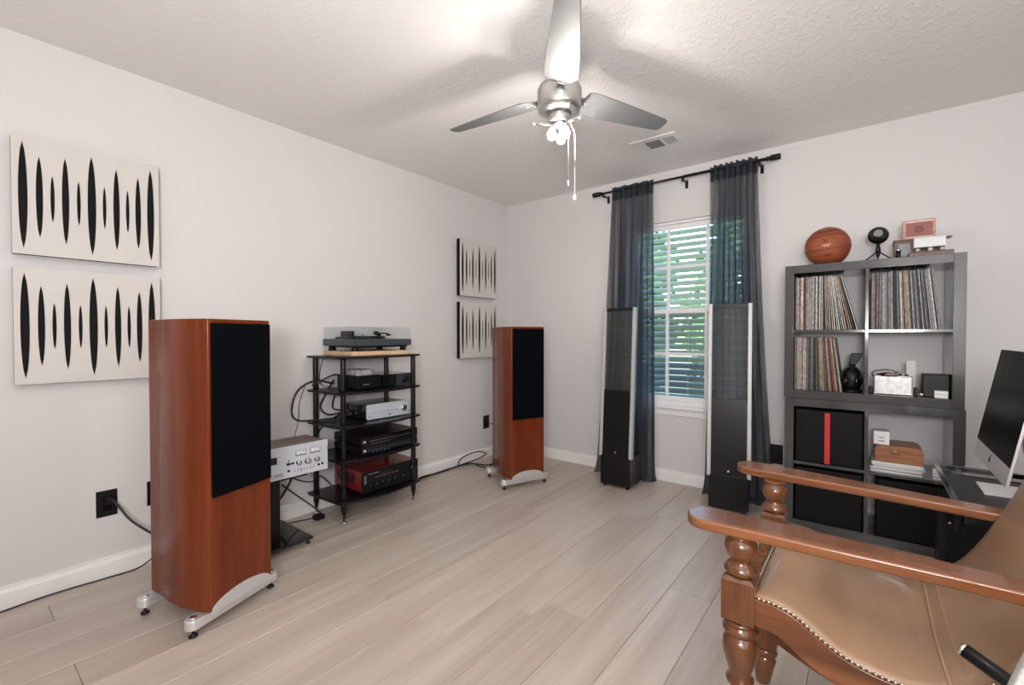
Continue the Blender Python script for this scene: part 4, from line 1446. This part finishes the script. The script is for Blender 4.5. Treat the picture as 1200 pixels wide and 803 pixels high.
for a_ in (200, 340, 90):
    d_ = Vector((math.cos(math.radians(a_)), math.sin(math.radians(a_)), 0))
    MB(mo).tube([Vector((2.892, 3.33, 1.624)) + d_ * 0.006, Vector((2.892, 3.33, 1.605)) + d_ * 0.03, Vector((2.892, 3.33, 1.571)) + d_ * 0.072], 0.0035, 8).build('leg', M['satin'], mc)
MB(mo).cyl((2.892, 3.33, 1.600), (2.892, 3.33, 1.626), 0.009).build('hub', M['satin'], mc)

# ---- boxes on top
go = (3.06, 3.35, 1.567)
g = thing('humidor_box', 'brown wooden box lying behind the white carton on the bookcase', 'box', go)
B((2.962, 3.32, 1.5675), (3.150, 3.46, 1.672), 'box_body', M['darkbox'], g, go, 0.002)
B((2.958, 3.316, 1.672), (3.156, 3.464, 1.680), 'lid', M['darkbox'], g, go, 0.002)
B((2.980, 3.3185, 1.590), (3.03, 3.3202, 1.655), 'paper_label', M['grey_plastic'], g, go)
ig = (3.065, 3.36, 1.6805)
c1 = thing('decorated_box', 'maroon patterned box standing upright, topmost on the bookcase', 'box', ig)
B((2.998, 3.335, 1.6805), (3.134, 3.385, 1.784), 'box_body', M['pinkprint'], c1, ig, 0.001)
B((3.012, 3.3335, 1.695), (3.121, 3.3352, 1.768), 'centre_panel', M['maroon'], c1, ig)
MB(ig).lathe([(0.018, 0), (0.0175, 0.001), (0.013, 0.001)], (3.066, 3.3336, 1.731), 20, (0, -1, 0)).build('seal', mat('seal_print', (0.18, 0.05, 0.045), 0.5), c1)
for (xa_, xb_, za_, zb_) in ((3.012, 3.121, 1.772, 1.779), (3.012, 3.121, 1.685, 1.691)):
    B((xa_, 3.3335, za_), (xb_, 3.3352, zb_), 'print_band', M['panel'], c1, ig)
o = B((3.02, 3.22, 1.5675), (3.194, 3.315, 1.592), 'flat_wooden_box', M['darkbox'], bevel=0.002)
tag(o, 'flat brown box under the white carton at the right end', 'box')
for k, x in enumerate((3.055, 3.105, 3.150)):
    o = MB((x, 3.235, 1.592)).sphere((x, 3.235, 1.603), 0.0115, 12, 8).build('small_ornament', M['tin' if k != 1 else 'panel'])
    o.location = (x, 3.235, 1.592)
    tag(o, ['small pale knob holding up the white carton, leftmost', 'small pale knob holding up the white carton, middle', 'small pale knob holding up the white carton, rightmost'][k], 'ornament', 'pale knobs under the white carton')
wc2 = thing('white_carton', 'white carton with a loose paper on top, right end of bookcase', 'box', (3.1, 3.27, 1.6145))
w2 = (3.1, 3.27, 1.6145)
B((3.040, 3.215, 1.6145), (3.163, 3.312, 1.662), 'carton', M['white'], wc2, w2, 0.001)
B((3.035, 3.214, 1.662), (3.188, 3.312, 1.665), 'loose_paper', M['paper'], wc2, w2)
bt = thing('small_bottle', 'tiny black bottle with silver cap left of the brown box', 'bottle', (2.978, 3.25, 1.567))
MB((2.978, 3.25, 1.567)).lathe([(0.009, 0.0005), (0.010, 0.004), (0.010, 0.040), (0.007, 0.044)], (2.978, 3.25, 1.567), 14).build('bottle_body', M['black'], bt)
MB((2.978, 3.25, 1.567)).lathe([(0.011, 0.040), (0.011, 0.052), (0.004, 0.054), (0.003, 0.062)], (2.978, 3.25, 1.567), 14).build('cap', M['chrome'], bt)

# ------------------------------------------------------------------ desk and computer
deo = (3.6, 2.1, 0)
dsk = thing('computer_desk', 'glossy black desk with raised rim behind the chair arm', 'desk', deo)
DX0, DX1, DY0, DY1, DZ = 3.07, 4.25, 1.80, 2.415, 0.640
B((DX0, DY0, DZ - 0.022), (DX1, DY1, DZ), 'desktop', mat('desk_black', (0.008, 0.008, 0.009), 0.45, spec=0.25), dsk, deo, 0.002)
B((DX0 - 0.010, DY0, DZ - 0.05), (DX0 + 0.008, DY1, DZ + 0.012), 'side_rim', M['gloss'], dsk, deo, 0.002)
B((DX0 + 0.008, DY1 - 0.012, DZ - 0.05), (DX1, DY1 + 0.006, DZ + 0.012), 'back_rim', M['gloss'], dsk, deo, 0.002)
B((DX0 + 0.030, DY1 - 0.10, DZ), (DX1 - 0.05, DY1 - 0.018, DZ + 0.003), 'glass_strip', M['gloss'], dsk, deo)
B((DX0, DY1 - 0.03, 0.0005), (DX1, DY1 - 0.01, DZ - 0.022), 'back_panel', M['black'], dsk, deo)
B((DX1 - 0.03, DY0, 0.0005), (DX1, DY1, DZ - 0.022), 'side_panel', M['black'], dsk, deo)
B((DX0, DY1 - 0.10, 0.0005), (DX0 + 0.02, DY1, DZ - 0.022), 'side_panel', M['black'], dsk, deo)
for x, z in ((3.105, 0.44),):
    MB(deo).lathe([(0.006, 0), (0.006, 0.01), (0.003, 0.011)], (x, 2.385, z), 12, (0, -1, 0)).build('glint_cap', M['chrome'], dsk)  # added chrome cap standing in for small glints below the desktop
MB(deo).tube([(3.10, 2.383, 0.300), (3.105, 2.372, 0.288), (3.125, 2.366, 0.280), (3.15, 2.366, 0.280), (3.165, 2.383, 0.288)], 0.004, 8).build('shiny_arc', M['chrome'], dsk)  # added chrome arc standing in for a shiny round rim near the floor

io = (3.22, 2.157, DZ)
im = thing('desktop_computer', 'slim silver all-in-one computer with black screen, tilted back on desk', 'computer', io)
tl = math.radians(10.0)
# frame local: s up along the tilted face, lateral y, thickness +x
b0 = Vector((3.172, 0, 0.712))
upv = Vector((math.sin(tl), 0, math.cos(tl)))
nv_ = Vector((-math.cos(tl), 0, math.sin(tl)))


def tilt_box(y0_, y1_, s0_, s1_, t0_, t1_, nm, m_, par, bev=0.0):
    q = MB(io)
    R = []
    for s_ in (s0_, s1_):
        R.append([b0 + upv * s_ + nv_ * t_ + Vector((0, y_, 0)) for t_, y_ in ((t0_, y0_), (t1_, y0_), (t1_, y1_), (t0_, y1_))])
    q.rings(R, smooth=False)
    return q.build(nm, m_, par, bev)


tilt_box(1.905, 2.410, 0.0, 0.395, 0.0, -0.008, 'housing', M['alu'], im, 0.002)
tilt_box(1.906, 2.409, 0.058, 0.394, 0.0015, 0.0, 'screen', mat('dark_screen', (0.0015, 0.0015, 0.0015), 0.3, spec=0.02), im)
q = MB(io)
R = []
for s_, hw_, dp in ((0.03, 0.10, 0.010), (0.08, 0.20, 0.03), (0.20, 0.22, 0.042), (0.32, 0.20, 0.03), (0.37, 0.10, 0.010)):
    R.append([b0 + upv * s_ - nv_ * t_ + Vector((0, 2.157 + y_, 0)) for t_, y_ in ((0.008, -hw_), (0.008 + dp * 0.8, -hw_ * 0.5), (0.008 + dp, 0), (0.008 + dp * 0.8, hw_ * 0.5), (0.008, hw_))])
q.rings(R)
q.build('rear_bulge', M['alu'], im)
# apple-shaped emblem on the chin
q = MB(io)
P = []
for k in range(28):
    a_ = 2 * PI * k / 28
    r_ = 0.0105 * (1 - 0.10 * max(0, math.sin(a_)) ** 6 - 0.05 * max(0, -math.sin(a_)) ** 6)
    xx, yy = r_ * math.cos(a_) * 0.92, r_ * math.sin(a_)
    dd = math.hypot(xx - 0.0125, yy - 0.001)
    if dd < 0.006:
        sc_ = 0.006 / max(dd, 1e-5)
        xx, yy = 0.0125 + (xx - 0.0125) * sc_, 0.001 + (yy - 0.001) * sc_
    P.append((xx, yy))


def chin(p, t_):
    return b0 + upv * (0.029 + p[1]) + nv_ * t_ + Vector((0, 2.157 - p[0], 0))


q.rings([[chin(p, 0.0) for p in P], [chin(p, 0.0012) for p in P]], smooth=False)
Lf = [(0.0, 0.0115), (0.001, 0.0145), (0.004, 0.0165), (0.0035, 0.013)]
q.rings([[chin(p, 0.0) for p in Lf], [chin(p, 0.0012) for p in Lf]], smooth=False)
q.build('emblem', M['black'], im)
q = MB(io)
q.rings([[(3.155, 2.157 + s_ * 0.075, DZ + 0.0), (3.300, 2.157 + s_ * 0.075, DZ + 0.0), (3.300, 2.157 + s_ * 0.075, DZ + 0.005), (3.155, 2.157 + s_ * 0.075, DZ + 0.005)] for s_ in (-1, 1)], smooth=False)
q.build('stand_foot', M['alu'], im, 0.001)
q = MB(io)
q.rings([[(x_, 2.157 + s_ * 0.060, z_) for x_, z_ in ((3.285, DZ + 0.004), (3.300, DZ + 0.004), (3.262, 0.86), (3.245, 0.86))] for s_ in (-1, 1)], smooth=False)
q.build('stand_neck', M['alu'], im, 0.001)
o = B((3.30, 1.93, DZ), (3.41, 2.09, DZ + 0.10), 'desk_box', M['black'], bevel=0.003)
tag(o, 'black box on the desk just behind the computer', 'box')

# ------------------------------------------------------------------ wooden armchair with leather seat
co_ = (2.9, 1.46, 0)
chair = thing('armchair', 'carved wooden armchair with tan leather seat and nail-head trim', 'armchair', co_)
YN, YF = 1.196, 1.692
XP = 2.623


def turned_leg(x, y, lean, nm='leg'):
    """post from floor to arm: turned foot, low block, long vase, seat block"""
    def L_(z):
        return (x + lean * (0.55 - z) / 0.55 if z < 0.55 else x, y, 0)
    m_ = MB(co_)
    prof = [(0.016, 0.0), (0.022, 0.006), (0.024, 0.020), (0.030, 0.060), (0.034, 0.082), (0.026, 0.095), (0.024, 0.098), (0.036, 0.103), (0.037, 0.111), (0.030, 0.118), (0.030, 0.124)]
    m_.rings([[(L_(z)[0] + r_ * math.cos(2 * PI * i / 20), y + r_ * math.sin(2 * PI * i / 20), z) for i in range(20)] for r_, z in prof])
    h_ = 0.0355

    def blk(z0_, z1_):
        sq = []
        for z, ins in ((z0_, 0.008), (z0_ + 0.008, 0), (z1_ - 0.008, 0), (z1_, 0.008)):
            e_ = h_ - ins
            cx_ = L_(z)[0]
            sq.append([(cx_ + a_ * e_, y + b_ * e_, z) for a_, b_ in ((-1, -1), (1, -1), (1, 1), (-1, 1))])
        m_.rings(sq, smooth=False)
    blk(0.124, 0.235)
    prof = [(0.030, 0.235), (0.036, 0.242), (0.035, 0.250), (0.024, 0.256), (0.022, 0.275), (0.021, 0.300), (0.023, 0.312), (0.031, 0.318), (0.031, 0.326), (0.024, 0.332), (0.026, 0.345), (0.034, 0.370),
            (0.040, 0.398), (0.038, 0.420), (0.030, 0.430), (0.027, 0.434), (0.038, 0.440), (0.040, 0.448), (0.030, 0.455), (0.030, 0.458), (0.036, 0.463), (0.030, 0.468)]
    m_.rings([[(L_(z)[0] + r_ * math.cos(2 * PI * i / 24), y + r_ * math.sin(2 * PI * i / 24), z) for i in range(24)] for r_, z in prof])
    blk(0.468, 0.578)
    prof = [(0.026, 0.578), (0.036, 0.584), (0.038, 0.592), (0.031, 0.600), (0.029, 0.604), (0.020, 0.610), (0.024, 0.616), (0.034, 0.630), (0.037, 0.645), (0.034, 0.658), (0.026, 0.667), (0.024, 0.670), (0.032, 0.674), (0.030, 0.678)]
    m_.rings([[(x + r_ * math.cos(2 * PI * i / 24), y + r_ * math.sin(2 * PI * i / 24), z) for i in range(24)] for r_, z in prof])
    return m_.build(nm, M['oakz'], chair)


turned_leg(XP, YN, 0.0)
turned_leg(XP, YF, -0.030)


def back_leg(x, y):
    m_ = MB(co_)
    prof = [(0.016, 0.0), (0.022, 0.006), (0.024, 0.02), (0.030, 0.06), (0.034, 0.082), (0.024, 0.098), (0.036, 0.106), (0.030, 0.12), (0.028, 0.24), (0.034, 0.30), (0.036, 0.36), (0.030, 0.43)]
    m_.lathe(prof, (x, y, 0), 18)
    return m_.build('leg', M['oakz'], chair)


back_leg(3.20, YN + 0.02)
back_leg(3.20, YF - 0.03)
# side rails that follow the sagging seat
sx_ = [2.655, 2.70, 2.74, 2.78, 2.82, 2.87, 2.924, 2.975, 3.03, 3.07, 3.107, 3.136, 3.164, 3.20, 3.235, 3.262, 3.28]
sz_ = [0.541, 0.539, 0.527, 0.500, 0.478, 0.464, 0.461, 0.473, 0.508, 0.552, 0.615, 0.680, 0.745, 0.84, 0.94, 1.03, 1.10]


def prof_at(t_):
    """arc-ish param 0..1 -> (x, z)"""
    k = t_ * (len(sx_) - 1)
    i = min(int(k), len(sx_) - 2)
    f_ = k - i
    p0, p1, p2, p3 = (Vector((sx_[max(0, min(len(sx_) - 1, j))], sz_[max(0, min(len(sx_) - 1, j))])) for j in (i - 1, i, i + 1, i + 2))
    return 0.5 * ((2 * p1) + (p2 - p0) * f_ + (2 * p0 - 5 * p1 + 4 * p2 - p3) * f_ * f_ + (3 * p1 - p0 - 3 * p2 + p3) * f_ ** 3)


def side_rail(y0_, y1_):
    T_, Bt = [], []
    n_ = 44
    for k in range(n_ + 1):
        t_ = k / n_
        p = prof_at(t_)
        d_ = (prof_at(min(1, t_ + 0.01)) - prof_at(max(0, t_ - 0.01))).normalized()
        nn = Vector((d_.y, -d_.x))
        T_.append(p + nn * 0.004)
        wd = 0.068 if t_ < 0.45 else max(0.040, 0.068 - 0.05 * (t_ - 0.45))
        Bt.append(p + nn * wd)
    m_ = MB(co_)
    R = [[(a.x, y0_, a.y), (a.x, y1_, a.y), (c.x, y1_, c.y), (c.x, y0_, c.y)] for a, c in zip(T_, Bt)]
    m_.rings(R, smooth=False)
    return m_.build('side_rail', M['oak'], chair, 0.003)


side_rail(YN - 0.022, YN + 0.016)
side_rail(YF - 0.016, YF + 0.022)
B((XP - 0.012, YN + 0.03, 0.478), (XP + 0.018, YF - 0.03, 0.540), 'front_rail', M['oak'], chair, co_, 0.003)
B((3.185, YN + 0.04, 0.36), (3.215, YF - 0.05, 0.42), 'rear_rail', M['oak'], chair, co_, 0.003)
# low curved stretchers from the lower leg blocks
for yy in (YN, YF):
    m_ = MB(co_)
    R = []
    for k in range(15):
        t_ = k / 14
        x_ = 2.60 + 0.60 * t_
        z_ = 0.195 - 0.09 * math.sin(PI * t_)
        R.append([(x_, yy - 0.013, z_ - 0.03), (x_, yy + 0.013, z_ - 0.03), (x_, yy + 0.013, z_ + 0.03), (x_, yy - 0.013, z_ + 0.03)])
    m_.rings(R, smooth=False)
    m_.build('stretcher', M['oak'], chair, 0.003)
# leather shell
YA, YB = YN + 0.020, YF - 0.020
nu, nv2 = 70, 24
R, R2 = [], []
for i in range(nu + 1):
    t_ = i / nu
    p = prof_at(t_)
    d_ = (prof_at(min(1, t_ + 0.01)) - prof_at(max(0, t_ - 0.01))).normalized()
    nn = Vector((-d_.y, d_.x))
    row, row2 = [], []
    for j in range(nv2 + 1):
        s_ = j / nv2
        y_ = (YN - 0.020) + (YF + 0.020 - YN + 0.020) * s_
        crown = 0.030 * (1 - abs(2 * s_ - 1) ** 3.0)
        ends = min(1, t_ / 0.05) * min(1, (1 - t_) / 0.05)
        tuck = -0.012 * math.exp(-((p.x - 2.985) / 0.008) ** 2) * (1 - abs(2 * s_ - 1) ** 4)
        wr = 0.0025 * math.sin(90 * p.x + 12 * s_) * math.exp(-((p.x - 2.95) / 0.05) ** 2)
        q_ = p + nn * (crown * math.sqrt(max(ends, 0)) + 0.004 + tuck + wr)
        row.append((q_.x, y_, q_.y))
        q2 = p - nn * 0.002
        row2.append((q2.x, y_, q2.y))
    R.append(row)
    R2.append(row2)
m_ = MB(co_)
V1 = [[m_.v(p) for p in r_] for r_ in R]
V2 = [[m_.v(p) for p in r_] for r_ in R2]
for i in range(nu):
    for j in range(nv2):
        m_.face([V1[i][j], V1[i + 1][j], V1[i + 1][j + 1], V1[i][j + 1]], True)
        m_.face([V2[i][j], V2[i][j + 1], V2[i + 1][j + 1], V2[i + 1][j]], True)
    for j in (0, nv2):
        m_.face([V1[i][j], V2[i][j], V2[i + 1][j], V1[i + 1][j]], True)
for i in (0, nu):
    for j in range(nv2):
        m_.face([V1[i][j], V1[i][j + 1], V2[i][j + 1], V2[i][j]], True)
shell = m_.build('leather_seat', M['leather'], chair)
# piping seam between seat and back
ii = min(range(nu + 1), key=lambda i: abs(R[i][0][0] - 2.996))
MB(co_).tube([Vector(p) + Vector((0, 0, 0.0015)) for p in R[ii]], 0.003, 8, 2).build('piping', M['piping'], shell)
ii2 = min(range(nu + 1), key=lambda i: abs(R[i][0][0] - 3.012))
MB(co_).tube([Vector(p) + Vector((0, 0, 0.0008)) for p in R[ii2]], 0.0016, 6, 2).build('stitch_line', M['piping'], shell)
# nail heads: individual studs along both visible edges
nail_me = None


def nail_mesh():
    m_ = MB()
    m_.lathe([(0.0042, 0.0), (0.0038, 0.0018), (0.0022, 0.0030), (0.0004, 0.0034)], (0, 0, 0), 8)
    bmesh.ops.recalc_face_normals(m_.bm, faces=m_.bm.faces[:])
    me = bpy.data.meshes.new('nail_head')
    m_.bm.to_mesh(me)
    m_.bm.free()
    me.materials.append(M['brass'])
    return me


nail_me = nail_mesh()
acc, last_p = 0.0, prof_at(0)
for yy, rx in ((YN - 0.021, 90), (YF + 0.021, -90)):
    acc, last_p = 0.0, prof_at(0)
    for k in range(1, 1200):
        p = prof_at(k / 1200)
        acc += (p - last_p).length
        last_p = p
        if acc >= 0.0098:
            acc = 0
            o = bpy.data.objects.new('nail_head', nail_me)
            o.location = Vector((p.x, yy, p.y - 0.0)) - Vector(co_)
            d_ = 1
            o.rotation_euler = (math.radians(rx), 0, 0)
            o.parent = shell
            C.objects.link(o)
for k in range(48):
    o = bpy.data.objects.new('nail_head', nail_me)
    o.location = Vector((2.652, YN + 0.04 + k * 0.0095, 0.546)) - Vector(co_)
    o.rotation_euler = (0, math.radians(-70), 0)
    o.parent = shell
    C.objects.link(o)


def armrest(y_in, pts_a, pts_b):
    """pts_a near edge, pts_b far edge as (x, y) from tip to back"""
    m_ = MB(co_)
    out = pts_a + pts_b[::-1]
    zt, zb_ = 0.702, 0.677
    R = []
    cx_ = sum(p[0] for p in out) / len(out)
    cy_ = sum(p[1] for p in out) / len(out)
    m_.prism(out, zb_, zt)
    return m_.build('armrest', M['oak'], chair, 0.006, 3)


def arm_outline(yc0, yc1, w0_, w1_, flip):
    """smooth paddle: tip at x 2.50, back at 3.24; centre line from yc0 to yc1, width w0 to w1"""
    A_, Bq = [], []
    n_ = 44
    for k in range(n_ + 1):
        t_ = k / n_
        t_ = t_ ** 1.8
        x_ = 2.497 + (3.215 - 2.497) * t_
        c_ = yc0 + (yc1 - yc0) * (t_ ** 1.2)
        w_ = w0_ + (w1_ - w0_) * min(1, t_ * 1.35) ** 0.9
        tip = min(1, ((x_ - 2.497) / 0.055))
        w_ *= math.sqrt(max(0.0, 1 - (1 - tip) ** 2)) if tip < 1 else 1
        A_.append((x_, c_ - w_ / 2))
        Bq.append((x_, c_ + w_ / 2))
    A_ = A_[1:]
    return [(2.497, yc0 - 0.004)] + A_, [(2.497, yc0 + 0.004)] + Bq[1:]


a_, b_ = arm_outline(1.205, 1.208, 0.115, 0.070, False)
armrest(0, a_, b_)
a_, b_ = arm_outline(1.760, 1.672, 0.115, 0.066, True)
armrest(0, a_, b_)

# ------------------------------------------------------------------ office chair at the right edge, mostly outside the frame
oo = (3.55, 0.85, 0)
oc = thing('office_chair', 'grey fabric chair edge with a black silver-tipped arm bar, bottom right corner', 'office chair', oo)
MB(oo).cyl((2.992, 1.062, 0.624), (3.16, 0.985, 0.560), 0.0115, n=18).build('arm_bar', M['satin'], oc)
d_ = (Vector((2.992, 1.062, 0.624)) - Vector((3.16, 0.985, 0.560))).normalized()
MB(oo).lathe([(0.0112, 0), (0.0112, 0.003), (0.008, 0.006)], (2.992, 1.062, 0.624), 18, d_).build('end_cap', M['chrome'], oc)
m_ = MB(oo)
R = []
for s_, w_ in ((0, -0.02), (0.03, 0.03), (0.06, 0.075), (0.15, 0.09), (0.3, 0.09), (0.6, 0.09), (1, 0.07)):
    x_ = 3.012 + 0.45 * s_
    R.append([(x_, 0.99 - 0.012, 0.52 - 0.04), (x_, 0.99 + 0.012, 0.52 - 0.04), (x_ + 0.012, 0.99 + 0.012, 0.62 + w_), (x_ + 0.012, 0.99 - 0.012, 0.62 + w_)])
m_.rings(R, smooth=False)
m_.build('backrest', M['greyfab'], oc, 0.008, 3)
MB(oo).box((3.20, 0.55, 0.42), (3.75, 0.965, 0.50)).build('seat_cushion', M['greyfab'], oc, 0.02, 3)
MB(oo).cyl((3.55, 0.80, 0.06), (3.55, 0.80, 0.42), 0.025).build('gas_column', M['satin'], oc)
for k in range(5):
    a_ = 2 * PI * k / 5
    lg = MB(oo).cyl((3.55, 0.80, 0.075), (3.55 + 0.28 * math.cos(a_), 0.80 + 0.28 * math.sin(a_), 0.06), 0.018, 0.012).build('leg', M['satin'], oc)
    MB(oo).cyl((3.55 + 0.28 * math.cos(a_) - 0.01, 0.80 + 0.28 * math.sin(a_), 0.026), (3.55 + 0.28 * math.cos(a_) + 0.01, 0.80 + 0.28 * math.sin(a_), 0.026), 0.025).build('caster', M['black'], lg)
